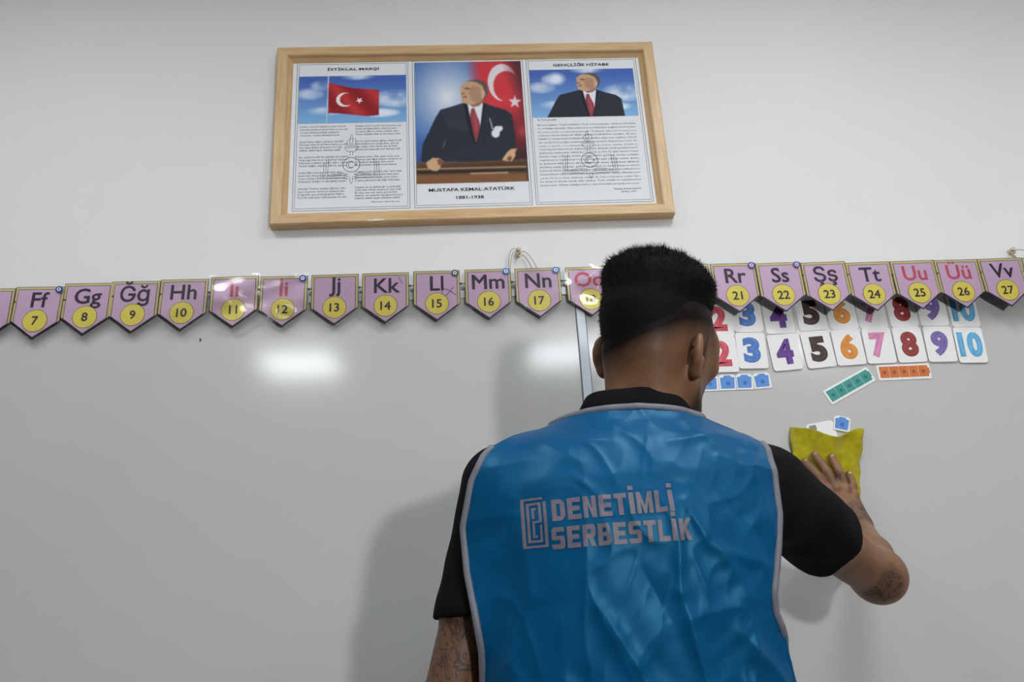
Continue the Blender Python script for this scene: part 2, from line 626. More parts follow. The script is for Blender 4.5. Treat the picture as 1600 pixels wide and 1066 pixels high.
p.poly([(1040, 1200), (1080, 1170), (1100, 1200), (1070, 1232)], (120, 80, 62))
p.poly([(874, 760), (884, 760), (912, 880), (900, 890)], (196, 200, 210))
for (cx, cy, r) in ((935, 930, 46), (955, 890, 40), (990, 876, 28)):
    p.ell(cx, cy, r, r, (222, 226, 234))
p.poly([(345, 1060), (388, 970), (380, 1040), (352, 1080)], (84, 92, 106), .8)
p.fill((64, 72, 88), inside([(340, 660), (600, 590), (640, 900), (420, 860)], p.X, p.Y), .35)
p.soften(3)
p.build('portrait_picture', -.092, .1745, 2.1725, 2.519, sheet)

# right picture: the same kind of figure against the sky
w, h = 266, 141
p = Paint(0, 0, w, h, 267, 142)
sky(p, w, h, 3)
p.ell(66, 28, 20, 16, (246, 250, 255), .85, soft=.9)
suit_man(p, lambda x, y: (118 + (x - 570) * .196, 12 + (y - 335) * .196), False)
p.soften(1)
p.build('bust_picture', .1945, .4585, 2.350, 2.491, sheet)


def sheet_text(name, body, w, h, cx, cz, m, bold=0.0, spacing=1.0, res=2):
    me = text_mesh(body, .01, offset=bold, res=res, spacing=spacing)
    fit_mesh(me, w, h, cx - FCX, cz - FCZ)
    o = obj(name, me, m, sheet)
    o.location = (0, YP - .0007, 0)
    return o


sheet_text('title_lettering', 'İSTİKLAL MARŞI', .127, .0115, -.2445, 2.5035, M_INK, .00022)
sheet_text('title_lettering', 'GENÇLİĞE HİTABE', .142, .0125, .327, 2.505, M_INK, .00022)
sheet_text('name_lettering', 'MUSTAFA KEMAL ATATÜRK', .205, .0105, .038, 2.1558, M_INK, .0002)
sheet_text('date_lettering', '1881-1938', .065, .0088, .0325, 2.1335, M_INK, .0002)

ANTHEM = [
    "Korkma, sönmez bu şafaklarda yüzen al sancak;\nSönmeden yurdumun üstünde tüten en son ocak.\nO benim milletimin yıldızıdır, parlayacak;\nO benimdir, o benim milletimindir ancak.",
    "Çatma, kurban olayım, çehreni ey nazlı hilâl!\nKahraman ırkıma bir gül! Ne bu şiddet, bu celâl?\nSana olmaz dökülen kanlarımız sonra helâl...\nHakkıdır, Hakk'a tapan, milletimin istiklâl!",
    "Ben ezelden beridir hür yaşadım, hür yaşarım.\nHangi çılgın bana zincir vuracakmış? Şaşarım!\nKükremiş sel gibiyim, bendimi çiğner, aşarım.\nYırtarım dağları, enginlere sığmam, taşarım.",
    "Garbın âfâkını sarmışsa çelik zırhlı duvar,\nBenim iman dolu göğsüm gibi serhaddim var.\nUlusun, korkma! Nasıl böyle bir imanı boğar,\n'Medeniyet!' dediğin tek dişi kalmış canavar?",
    "Arkadaş! Yurduma alçakları uğratma, sakın.\nSiper et gövdeni, dursun bu hayâsızca akın.\nDoğacaktır sana va'dettiği günler Hakk'ın...\nKim bilir, belki yarın, belki yarından da yakın.",
    "Bastığın yerleri 'toprak!' diyerek geçme, tanı:\nDüşün altındaki binlerce kefensiz yatanı.\nSen şehit oğlusun, incitme, yazıktır, atanı:\nVerme, dünyaları alsan da, bu cennet vatanı.",
    "Kim bu cennet vatanın uğruna olmaz ki fedâ?\nŞühedâ fışkıracak toprağı sıksan, şühedâ!\nCânı, cânânı, bütün varımı alsın da Hudâ,\nEtmesin tek vatanımdan beni dünyada cüdâ.",
    "Ruhumun senden, İlâhi, şudur ancak emeli:\nDeğmesin mabedimin göğsüne nâmahrem eli.\nBu ezanlar-ki şahadetleri dinin temeli-\nEbedî yurdumun üstünde benim inlemeli.",
    "O zaman vecd ile bin secde eder -varsa- taşım,\nHer cerîhamdan, İlâhi, boşanıp kanlı yaşım,\nFışkırır ruh-ı mücerred gibi yerden na'şım;\nO zaman yükselerek arşa değer belki başım.",
    "Dalgalan sen de şafaklar gibi ey şanlı hilâl!\nOlsun artık dökülen kanlarımın hepsi helâl.\nEbediyen sana yok, ırkıma yok izmihlâl:\nHakkıdır, hür yaşamış, bayrağımın hürriyet;\nHakkıdır, Hakk'a tapan, milletimin istiklâl!"]


def verse(body, x0, ztop, w, hgt):
    me = text_mesh(body, .01, res=1, align='LEFT')
    fit_mesh(me, w, hgt, x0 + w / 2 - FCX, ztop - hgt / 2 - FCZ)
    o = obj('verse_lettering', me, M_INKSOFT, sheet)
    o.location = (0, YP - .0006, 0)


for k in range(5):
    verse(ANTHEM[k], -.3705, 2.3405 - k * .0425, .115 if k != 2 else .118, .031)
    verse(ANTHEM[5 + k], -.2375, 2.3405 - k * .0425, .112, .031 if k < 4 else .036)
sheet_text('signature_lettering', 'Mehmet Akif Ersoy', .066, .0042, -.166, 2.1275, M_INK)

YOUTH = ("Birinci vazifen; Türk istiklâlini, Türk cumhuriyetini, ilelebet muhafaza ve müdafaa etmektir. Mevcudiyetinin ve istikbalinin yegâne temeli budur. "
         "Bu temel, senin en kıymetli hazinendir. İstikbalde dahi seni bu hazineden mahrum etmek isteyecek dâhilî ve haricî bedhahların olacaktır. "
         "Bir gün, istiklâl ve cumhuriyeti müdafaa mecburiyetine düşersen, vazifeye atılmak için içinde bulunacağın vaziyetin imkân ve şeraitini düşünmeyeceksin. "
         "Bu imkân ve şerait, çok namüsait bir mahiyette tezahür edebilir. İstiklâl ve cumhuriyetine kastedecek düşmanlar, bütün dünyada emsali görülmemiş bir galibiyetin mümessili olabilirler. "
         "Cebren ve hile ile aziz vatanın bütün kaleleri zapt edilmiş, bütün tersanelerine girilmiş, bütün orduları dağıtılmış ve memleketin her köşesi bilfiil işgal edilmiş olabilir. "
         "Bütün bu şeraitten daha elîm ve daha vahim olmak üzere, memleketin dâhilinde iktidara sahip olanlar, gaflet ve dalâlet ve hattâ hıyanet içinde bulunabilirler. "
         "Hattâ bu iktidar sahipleri, şahsî menfaatlerini müstevlilerin siyasî emelleriyle tevhit edebilirler. Millet, fakruzaruret içinde harap ve bîtap düşmüş olabilir. "
         "Ey Türk istikbalinin evlâdı! İşte, bu ahval ve şerait içinde dahi vazifen, Türk istiklâl ve cumhuriyetini kurtarmaktır. Muhtaç olduğun kudret, damarlarındaki asil kanda mevcuttur.")
lines, cur = [], ''
for wd in YOUTH.split():
    if len(cur) + len(wd) + 1 > 74:
        lines.append(cur)
        cur = wd
    else:
        cur = (cur + ' ' + wd).strip()
lines.append(cur)
nl = len(lines)
for k, ln in enumerate(lines):
    full = .243 if k < nl - 1 else .243 * min(1, len(ln) / 74)
    z = 2.3315 - k * (.178 / nl)
    me = text_mesh(ln, .01, res=1, align='LEFT')
    fit_mesh(me, full, .0062, .2055 - .004 * k / nl + full / 2 - FCX, z - .004 - FCZ)
    o = obj('verse_lettering', me, M_INKSOFT, sheet)
    o.location = (0, YP - .0006, 0)
sheet_text('heading_lettering', 'Ey Türk gençliği!', .046, .0062, .230, 2.3425, M_INK)
sheet_text('signature_lettering', 'Mustafa Kemal Atatürk', .066, .0046, .410, 2.1455, M_INK)
sheet_text('signature_lettering', '20 Ekim 1927', .036, .0042, .412, 2.1375, M_INK)


def emblem(cx, zt):
    """outline torch over an open book with a crescent disc"""
    bm = bmesh.new()
    y = YP - .0009

    def ln(pts, r=.00042, closed=False):
        add_tube(bm, [(cx + a - FCX, y, zt - b_ - FCZ) for a, b_ in pts], r, 4, closed, .6)
    ln([(0, 0), (.004, .012), (.002, .016), (.009, .012), (.011, .022), (.008, .029), (0, .031), (-.009, .029), (-.011, .021), (-.006, .014), (-.004, .017), (-.003, .008)], closed=True)
    ln([(0, .008), (.003, .018), (.001, .027), (-.005, .026), (-.004, .018)], closed=True)
    ln([(-.0155, .034), (.0155, .034), (.0155, .041), (.009, .049), (-.009, .049), (-.0155, .041)], closed=True)
    ln([(-.0155, .038), (.0155, .038)])
    for s in (-1, 1):
        ln([(s * .003, .049), (s * .003, .060)])
        ln([(s * .003, .118), (s * .003, .131), (0, .136)])
        for q in range(3):
            ln([(s * (.053 + q * .0055), .068 + q * .005), (s * (.056 + q * .0055), .112 + q * .004), (s * (.038 + q * .003), .110 + q * .005), (s * .018, .108 + q * .006), (s * .006, .112 + q * .006)])
    ln(circle(.020, 26, 0, .085), .0006, True)
    arc = [(-.002 + .0095 * math.cos(a), .085 + .0095 * math.sin(a)) for a in np.linspace(.7, 2 * PI - .7, 14)]
    arc += [(.0005 + .0075 * math.cos(a), .085 + .0075 * math.sin(a)) for a in np.linspace(2 * PI - .8, .8, 12)]
    ln(arc, .0005, True)
    ln(star(.0105, .085, .0042), .0004, True)
    return obj('emblem', bm, mat('emblem_line', (104, 104, 124), rough=.6), sheet)


emblem(-.2465, 2.3145)
emblem(.325, 2.3115)

# ------------------------------------------------------------------ alphabet bunting
M_PEN_DARK = mat('pennant_outline', (46, 36, 58), rough=.5, coat=.3)
M_PEN_YEL = mat('pennant_band', (214, 203, 140), rough=.5, coat=.3, noise=.03)
M_PEN_PINK = mat('pennant_pink', (212, 184, 211), rough=.5, coat=.3, noise=.02, nscale=20)
M_DISC = mat('pennant_disc', (232, 220, 104), rough=.5, coat=.3, noise=.02)
M_LET = mat('pennant_letter_dark', (58, 40, 68), rough=.5)
M_LETRED = mat('pennant_letter_red', (206, 88, 112), rough=.5)
M_TWINE = mat('jute_twine', (176, 160, 130), rough=.9, noise=.2, nscale=300)
M_CORD = mat('dark_cord', (88, 88, 80), rough=.9)
M_BEADS = {'navy': mat('bead_navy', (62, 78, 160), rough=.25), 'blue': mat('bead_blue', (70, 132, 196), rough=.25),
           'grey': mat('bead_grey', (74, 84, 96), rough=.25), 'violet': mat('bead_violet', (112, 92, 170), rough=.25)}
M_BEADW = mat('bead_white', (235, 238, 242), rough=.25)
M_BEADD = mat('bead_pupil', (30, 40, 90), rough=.25)
M_PEN_INK = mat('ballpoint_ink', (84, 62, 150), rough=.5)

# clear plastic sleeve: mostly see-through, with a glossy skin
M_LAM = bpy.data.materials.new('clear_laminate')
M_LAM.use_nodes = True
nt = M_LAM.node_tree
nt.nodes.remove(nt.nodes['Principled BSDF'])
tr = nt.nodes.new('ShaderNodeBsdfTransparent')
gl = nt.nodes.new('ShaderNodeBsdfGlossy')
gl.inputs['Roughness'].default_value = .13
gl.inputs['Color'].default_value = (1, 1, 1, 1)
fr = nt.nodes.new('ShaderNodeFresnel')
fr.inputs['IOR'].default_value = 1.42
mx = nt.nodes.new('ShaderNodeMixShader')
ltc = nt.nodes.new('ShaderNodeTexCoord')
lnz = nt.nodes.new('ShaderNodeTexNoise')
lnz.inputs['Scale'].default_value = 45
lbp = nt.nodes.new('ShaderNodeBump')
lbp.inputs['Strength'].default_value = .03
lbp.inputs['Distance'].default_value = .002
nt.links.new(ltc.outputs['Object'], lnz.inputs['Vector'])
nt.links.new(lnz.outputs['Fac'], lbp.inputs['Height'])
nt.links.new(lbp.outputs['Normal'], gl.inputs['Normal'])
nt.links.new(lbp.outputs['Normal'], fr.inputs['Normal'])
nt.links.new(fr.outputs['Fac'], mx.inputs['Fac'])
nt.links.new(tr.outputs[0], mx.inputs[1])
nt.links.new(gl.outputs[0], mx.inputs[2])
nt.links.new(mx.outputs[0], nt.nodes['Material Output'].inputs['Surface'])

PW, PS, PT = .104, .081, .121        # width, side length, drop to the tip


def pent(inx, intop, inlow, w=PW):
    """pennant outline inset at the sides, the top and the two lower edges (origin: middle of top edge)"""
    k = (PT - PS) / (w / 2)
    hw = w / 2 - inx
    zs = -PS - 0 + inlow * math.sqrt(1 + k * k) + k * inx * 0
    side = -(PS + k * inx) + inlow * math.sqrt(1 + k * k)
    tip = -PT + inlow * math.sqrt(1 + k * k)
    return [(-hw, -intop), (-hw, side), (0, tip), (hw, side), (hw, -intop)]


shared = {}
for nm, pts, y0, y1 in (('backing', pent(0, 0, 0), -.0012, 0), ('band', pent(.0013, .0013, .0014), -.0015, -.0011),
                        ('inner_outline', pent(.0058, .0062, .0014), -.0018, -.0014), ('field', pent(.0071, .0075, .0024), -.0021, -.0017)):
    bm = plate(pts, y0, y1)
    me = bpy.data.meshes.new(nm)
    bm.to_mesh(me)
    bm.free()
    shared[nm] = me
for nm, r, y0, y1 in (('disc_outline', .0262, -.0024, -.002), ('disc', .0252, -.0027, -.0023)):
    bm = plate(circle(r, 36, 0, -.0805), y0, y1)
    me = bpy.data.meshes.new(nm)
    bm.to_mesh(me)
    bm.free()
    shared[nm] = me


def laminate(wave, seed):
    """sleeve a little larger than the pennant, more or less buckled"""
    r = np.random.default_rng(seed)
    o = .0035
    w = PW + 2 * o
    nx, nz = 26, 30
    ph = r.random(6) * 6.28
    V, F = [], []
    for j in range(nz + 1):
        for i in range(nx + 1):
            u, v = i / nx * 2 - 1, j / nz
            x = u * w / 2
            low = -(PT + o * 1.3) + abs(u) * (PT - PS)
            z = o + (low - o) * v
            dy = math.sin(x * 60 + z * 45 + ph[0]) * .5 + math.sin(x * 35 - z * 80 + ph[1]) * .6 + .3 * math.sin(x * 90 + z * 50 + ph[2]) * math.sin(z * 70 + ph[3])
            V.append((x, -.0036 - wave * .001 * (1.6 + dy), z))
    for j in range(nz):
        for i in range(nx):
            a = j * (nx + 1) + i
            F.append((a, a + nx + 1, a + nx + 2, a + 1))
    return npmesh('laminate', np.array(V), np.array(F))


LAM_FLAT = laminate(.03, 1)
#  letters, number, centre x, top z, red?, bead, sleeve buckling, roll (degrees)
PENNANTS = [
    ('Ee', 6, -1.019, 1.928, 1, None, 0, .6), ('Ff', 7, -.914, 1.929, 0, 'navy', 0, 1.6), ('Gg', 8, -.811, 1.934, 0, None, 0, .9),
    ('Ğğ', 9, -.710, 1.935, 0, None, 0, .9), ('Hh', 10, -.606, 1.936, 0, None, .45, .8), ('Iı', 11, -.497, 1.939, 1, None, 1.9, -.3),
    ('İi', 12, -.389, 1.936, 1, 'navy', 1.5, .6), ('Jj', 13, -.277, 1.936, 0, None, 0, .1), ('Kk', 14, -.165, 1.936, 0, None, 0, .2),
    ('Ll', 15, -.051, 1.937, 0, 'grey', 0, .5), ('Mm', 16, .064, 1.937, 0, 'blue', 0, .1), ('Nn', 17, .177, 1.936, 0, 'blue', .7, .1),
    ('Oo', 18, .293, 1.935, 1, None, 3.2, 0), ('Öö', 19, .407, 1.934, 1, None, 0, .2), ('Pp', 20, .519, 1.933, 0, None, 0, 0),
    ('Rr', 21, .628, 1.932, 0, 'violet', 0, 0), ('Ss', 22, .734, 1.930, 0, 'violet', 0, -.2), ('Şş', 23, .840, 1.928, 0, None, 0, -.6),
    ('Tt', 24, .945, 1.924, 0, None, 0, -.2), ('Uu', 25, 1.052, 1.924, 1, None, 0, -.2), ('Üü', 26, 1.157, 1.923, 1, None, 0, .2),
    ('Vv', 27, 1.262, 1.923, 0, None, 0, -.4), ('Yy', 28, 1.370, 1.922, 0, None, 0, 0)]
EXTRA = {'Kk': 'with a pen stroke beside the k', 'Ll': 'with pen scribble across its right side'}
PEN_Y = -.030


def stand_off(i, cx, zt):
    """the right half of the garland hangs farther from the board, and so a little smaller and closer in"""
    k = min(1, max(0, (i - 12) / 4))
    y = PEN_Y - .024 * k
    s_ = 1 - .0140 * k
    return cx * s_, y, 1.15 + (zt - 1.15) * s_


for i, (let, num, cx, zt, red, bead, wave, roll) in enumerate(PENNANTS):
    what = 'red' if red else 'dark'
    lab = 'pink pennant with %s letters %s%s, yellow disc %d' % (what, let, {'Iı': ' without dots', 'İi': ' with dots', 'Öö': ' under paired dots', 'Üü': ' with two dots', 'Şş': ' with cedillas', 'Ğğ': ' with breves'}.get(let, ''), num)
    if let in EXTRA:
        lab = 'pink pennant %s over disc %d, %s' % (let, num, EXTRA[let])
    t = thing('alphabet_pennant', lab, 'pennant', stand_off(i, cx, zt), (math.radians(-.8), math.radians(roll), 0), 'pennants of the alphabet bunting')
    obj('backing', shared['backing'], M_PEN_DARK, t)
    obj('band', shared['band'], M_PEN_YEL, t)
    obj('inner_outline', shared['inner_outline'], M_PEN_DARK, t)
    obj('field', shared['field'], M_PEN_PINK, t)
    d = obj('disc', shared['disc'], M_DISC, t)
    obj('disc_outline', shared['disc_outline'], M_LET, d)
    big = text_mesh('Ii' if let == 'İi' else let, .0505, bevel=.0008, bres=0)
    big.transform(Matrix.Scale(.2, 4, (0, 1, 0)))
    zc = np.array([v.co.z for v in big.vertices])
    big.transform(Matrix.Translation((0, 0, -.0335)))
    if let == 'Jj':
        fit_mesh(big, None, .047, 0, -.0310)
    if let == 'İi':                     # dot over the capital
        bm = bmesh.new()
        bm.from_mesh(big)
        x_ = min(v.co.x for v in bm.verts)
        zt_ = max(v.co.z for v in bm.verts)
        add_box(bm, x_, x_ + .0062, -.0003, .0003, zt_ + .0022, zt_ + .0078)
        bm.to_mesh(big)
        bm.free()
    o = obj('letters', big, M_LETRED if red else M_LET, t)
    o.location = (0, -.0024, 0)
    nm = text_mesh(str(num), .0300, bevel=.0005, bres=0)
    nm.transform(Matrix.Scale(.2, 4, (0, 1, 0)))
    fit_mesh(nm, None, .0205, 0, -.0805)
    o = obj('numeral', nm, M_LET, d)
    o.location = (0, -.0030, 0)
    obj('laminate', laminate(wave, i) if wave else LAM_FLAT, M_LAM, t)
    if bead:
        bx_, bz_ = PW / 2 - .0105, -.0085
        o = obj('bead', plate(circle(.0078, 18, bx_, bz_), -.0068, -.0036), M_BEADS[bead], t)
        obj('bead_ring', plate(circle(.0042, 14, bx_, bz_), -.0073, -.0066), M_BEADW, o)
        obj('bead_pupil', plate(circle(.0019, 10, bx_, bz_), -.0078, -.0071), M_BEADD, o)
    if let == 'Kk':
        bm = bmesh.new()
        add_tube(bm, [(.030, -.0042, -.012), (.033, -.0042, -.020), (.038, -.0042, -.030)], .0006, 4)
        add_tube(bm, [(.021, -.0042, -.045), (.025, -.0042, -.0475), (.030, -.0042, -.046)], .0006, 4)
        obj('pen_mark', bm, M_PEN_INK, t)
    if let == 'Ll':
        bm = bmesh.new()
        add_tube(bm, [(.012, -.0042, -.046), (.022, -.0042, -.047), (.033, -.0042, -.053), (.042, -.0042, -.062)], .0007, 4)
        add_tube(bm, [(.037, -.0042, -.042), (.028, -.0042, -.054), (.018, -.0042, -.064), (.012, -.0042, -.056), (.011, -.0042, -.048)], .0007, 4)
        obj('pen_mark', bm, M_PEN_INK, t)

# cord threaded behind the pennants, and the two wall pins with their twine loops
cord = []
for i, (let, num, cx, zt, *_r) in enumerate(PENNANTS):
    cx, y_, zt = stand_off(i, cx, zt)
    cord += [(cx - .03, y_ + .0035, zt - .030), (cx + .03, y_ + .0035, zt - .030)]
    cord.append((cx + .053, y_ - .001, zt - .0335))
bm = bmesh.new()
add_tube(bm, cord, .0011, 6)
cordo = tag(obj('bunting_cord', bm, M_CORD), 'thin dark cord running behind the row of pennants', 'cord')
for i, (let, num, cx, zt, *_r) in enumerate(PENNANTS[:-1]):
    cx, y_, zt = stand_off(i, cx, zt)
    kb = bmesh.new()
    bmesh.ops.create_icosphere(kb, subdivisions=1, radius=.0032)
    o = obj('knot', kb, M_CORD, cordo, (cx + .0535, y_ - .001, zt - .0335))
    o.scale = (1.3, .8, 1)


def pin(x, z, label, loops):
    t = thing('wall_pin', label, 'pin', (x, 0, z))
    bm = bmesh.new()
    bmesh.ops.create_cone(bm, cap_ends=True, segments=14, radius1=.0062, radius2=.0048, depth=.014, matrix=Matrix.Translation((0, -.007, 0)) @ Matrix.Rotation(PI / 2, 4, 'X'))
    bmesh.ops.create_uvsphere(bm, u_segments=12, v_segments=8, radius=.0058, matrix=Matrix.Translation((.001, -.016, .001)) @ Matrix.Scale(.6, 4, (0, 1, 0)))
    obj('pin_head', bm, mat('pin_cream', (206, 200, 176), rough=.4), t)
    kb = bmesh.new()
    for k in range(5):
        a = k * 1.3
        bmesh.ops.create_icosphere(kb, subdivisions=1, radius=.0036, matrix=Matrix.Translation((.003 * math.cos(a) - .001, -.014 - .001 * k % 3 * .001, -.008 - .0022 * k + .0015 * math.sin(a))))
    obj('twine_knot', kb, M_TWINE, t)
    for pts in loops:
        bm = bmesh.new()
        # smooth the polyline
        P_ = [Vector((a, -.013 - .012 * min(1, k / 3), b_)) for k, (a, b_) in enumerate(pts)]
        sm = []
        for k in range(len(P_) - 1):
            p0, p1, p2, p3 = P_[max(k - 1, 0)], P_[k], P_[k + 1], P_[min(k + 2, len(P_) - 1)]
            for q in range(5):
                s_ = q / 5
                sm.append(.5 * ((2 * p1) + (-p0 + p2) * s_ + (2 * p0 - 5 * p1 + 4 * p2 - p3) * s_ ** 2 + (-p0 + 3 * p1 - 3 * p2 + p3) * s_ ** 3))
        sm.append(P_[-1])
        add_tube(bm, sm, .0009, 5)
        obj('twine_loop', bm, M_TWINE, t)


pin(.1385, 1.992, 'cream pin with knotted twine on the wall above the Mm and Nn pennants',
    [[(0, -.008), (-.008, .002), (-.018, -.006), (-.024, -.028), (-.026, -.062)], [(0, -.010), (-.012, -.008), (-.018, -.024), (-.024, -.060)],
     [(.002, -.010), (.012, -.006), (.026, -.022), (.040, -.056)], [(.002, -.012), (.012, -.018), (.022, -.038), (.028, -.058)]])
pin(1.316, 1.952, 'cream pin with knotted twine on the wall above the Vv pennant',
    [[(0, -.006), (.012, -.002), (.03, -.008), (.06, -.022)], [(0, -.008), (-.004, -.016), (-.003, -.030)]])

# ------------------------------------------------------------------ number cards on the right board
YB = -.0183
M_CARD = mat('card_white', (236, 236, 234), rough=.5, spec=.3, noise=.01)
DIG = {2: (214, 62, 84), 3: (62, 116, 200), 4: (98, 48, 146), 5: (66, 44, 40), 6: (226, 138, 42), 7: (214, 126, 176), 8: (152, 48, 46), 9: (118, 98, 172), 10: (86, 172, 222)}
HIL = {2: (240, 130, 140), 3: (120, 170, 230), 4: (150, 96, 190), 5: (112, 82, 70), 6: (246, 190, 96), 7: (236, 170, 205), 8: (196, 90, 80), 9: (160, 140, 205), 10: (160, 214, 240)}
card_me = bpy.data.meshes.new('card')
bm = plate(round_rect(.067, .085, .007), -.0012, 0)
bm.to_mesh(card_me)
bm.free()
SPEECH = {2: 'two', 3: 'three'}


def number_card(n, x, z, rot, row, y, tops=False):
    t = thing('number_card', 'white card with a %s %d, %s row of number cards' % ({2: 'red', 3: 'blue', 4: 'purple', 5: 'dark brown', 6: 'orange', 7: 'pink', 8: 'dark red', 9: 'violet', 10: 'light blue'}[n], n, row),
              'number card', (x, y, z), (0, math.radians(rot), 0), 'number cards on the whiteboard')
    obj('card', card_me, M_CARD, t)
    body = str(n)
    me = text_mesh(body, .07, offset=.0034 if n != 10 else .0028, extrude=.0001, bevel=.0012, res=5)
    fit_mesh(me, .039 if n != 10 else .056, .060, 0, .001)
    me.polygons.foreach_set('use_smooth', [True] * len(me.polygons))
    m = mat('digit_%d' % n, tuple(int(c_ * .86 + .14 * sum(DIG[n]) / 3) for c_ in DIG[n]), rough=.4, noise=.16, nscale=55)
    o = obj('digit', me, m, t)
    o.scale = (1, .35, 1)
    o.location = (0, -.0014, 0)
    # printed highlight strokes inside the digit
    hm = text_mesh(body, .07, offset=-.0030, res=4)
    fit_mesh(hm, .028 if n != 10 else .042, .051, -.0012, .0022)
    h_ = obj('digit_highlight', hm, mat('digit_shine_%d' % n, HIL[n], rough=.4, noise=.2, nscale=90), o)
    h_.location = (0, -.0022 / .35 * .35 - .0012, 0)
    return t


BOT = {2: (.577, 1.7165, 1), 3: (.6445, 1.7225, 1.5), 4: (.7185, 1.7155, -3), 5: (.796, 1.7185, -3.5), 6: (.866, 1.7215, -1.5), 7: (.9365, 1.7225, 0), 8: (1.0075, 1.722, 0), 9: (1.0785, 1.7205, 1.5), 10: (1.1485, 1.7155, 2)}
TOP = {2: (.580, 1.8005, 2), 3: (.6475, 1.8095, 2), 4: (.7185, 1.8030, -1), 5: (.7945, 1.8075, -2), 6: (.8665, 1.8075, -1), 7: (.9360, 1.8070, 0), 8: (1.0085, 1.8080, 0), 9: (1.0805, 1.8075, 1), 10: (1.1535, 1.8020, 1.5)}
for n in range(2, 11):
    number_card(n, *TOP[n], 'upper', YB)
for n in range(2, 11):
    number_card(n, *BOT[n], 'lower', YB - .0022)

# blue unit-cube cards and the ten-rod strips
M_CUBE = mat('cube_blue', (86, 142, 212), rough=.45, noise=.1, nscale=60)
M_CUBED = mat('cube_blue_dark', (58, 104, 186), rough=.45)


def cube_card(x, z, rot, label, y=YB, sz=1.0):
    t = thing('cube_card', label, 'magnet card', (x, y, z), (0, math.radians(rot), 0), 'blue cube cards')
    t.scale = (sz, 1, sz)
    obj('card', plate([(-.0195, -.0185), (.0195, -.0185), (.0195, .013), (.014, .0175), (-.012, .0175), (-.0195, .012)], -.0012, 0), M_CARD, t)
    obj('cube_print', plate([(-.016, -.0145), (.014, -.0145), (.0165, .0105), (.010, .0115), (.008, .0155), (-.006, .0155), (-.009, .0115), (-.016, .0105)], -.0015, -.001), M_CUBE, t)
    obj('cube_socket', plate(circle(.0048, 14, .0005, -.003), -.0018, -.0012), M_CUBED, t)
    return t


for k, (x, lab) in enumerate(((.5805, 'blue cube card in the row of four, nearest the man\'s face'), (.6205, 'second blue cube card from the man\'s face in the row of four'), (.659 - .0005, 'third blue cube card from the man\'s face in the row of four'), (.6985 - .0005, 'last blue cube card in the row of four, farthest from the man\'s face'))):
    cube_card(x - .0405, 1.6515 + (.001 if k == 3 else 0), (0, 0, 1, -3)[k], lab)
cube_card(.8175, 1.5475, 14, 'tilted blue cube card just above the yellow cloth', YB - .002, .92)


def rod_strip(x, z, rot, rgb, label):
    L, Hh = .122, .036
    t = thing('rod_strip', label, 'magnet strip', (x, YB, z), (0, math.radians(rot), 0), 'five-cube strips')
    obj('card', plate(round_rect(L, Hh, .004), -.0012, 0), M_CARD, t)
    m = mat('rod_' + label.split()[0], rgb, rough=.45, noise=.08, nscale=60)
    md = mat('rod_dark_' + label.split()[0], tuple(int(c * .72) for c in rgb), rough=.5)
    for k in range(5):
        w = (L - .010) / 5
        obj('cube_print', plate([(-L / 2 + .005 + k * w + .0004, -.0125), (-L / 2 + .005 + (k + 1) * w - .0004, -.0125), (-L / 2 + .005 + (k + 1) * w - .0004, .0135), (-L / 2 + .005 + k * w + .0004, .0135)], -.0016, -.001), m, t)
        o = obj('cube_socket', plate(circle(.0042, 12, -L / 2 + .005 + (k + .5) * w, 0), -.0019, -.0012), md, t)
    obj('stud', plate([(L / 2 - .0056, -.007), (L / 2 - .002, -.005), (L / 2 - .002, .007), (L / 2 - .0056, .009)], -.0016, -.001), m, t)
    return t


rod_strip(.8515, 1.632, -25.5, (58, 150, 140), 'teal strip of five printed cubes, tilted on the whiteboard')
rod_strip(.982, 1.659, 0, (206, 112, 50), 'orange strip of five printed cubes, level on the whiteboard')
t = thing('picture_card', 'white card peeking out above the yellow cloth', 'magnet card', (.772, YB, 1.522), (0, math.radians(-8), 0))
obj('card', plate(round_rect(.062, .062, .007), -.0012, 0), M_CARD, t)
obj('grey_print', plate(round_rect(.016, .012, .003, 4, -.017, .021), -.0016, -.001), mat('grey_print', (128, 128, 136), rough=.5), t)

# ------------------------------------------------------------------ the man: implicit surfaces, polygonised
V3 = lambda *a: np.array(a, float)


def smin(a, b, k):
    h = np.clip(.5 + .5 * (b - a) / k, 0, 1)
    return b + (a - b) * h - k * h * (1 - h)


def cap(a, b, r1, r2=None):
    a, b = V3(*a), V3(*b)
    r2 = r1 if r2 is None else r2
    ba = b - a
    L = ba.dot(ba)

    def f(P):
        t = np.clip((P - a) @ ba / L, 0, 1)
        return np.linalg.norm(P - a - t[:, None] * ba, axis=1) - (r1 + (r2 - r1) * t)
    m = max(r1, r2)
    return f, np.minimum(a, b) - m, np.maximum(a, b) + m


def ell(c, r, R=None):
    c, r = V3(*c), V3(*r)
    R = np.eye(3) if R is None else R          # columns are the axes

    def f(P):
        q = (P - c) @ R
        k0 = np.linalg.norm(q / r, axis=1)
        k1 = np.linalg.norm(q / (r * r), axis=1) + 1e-9
        return k0 * (k0 - 1) / k1
    e = np.abs(R) @ r
    return f, c - e, c + e


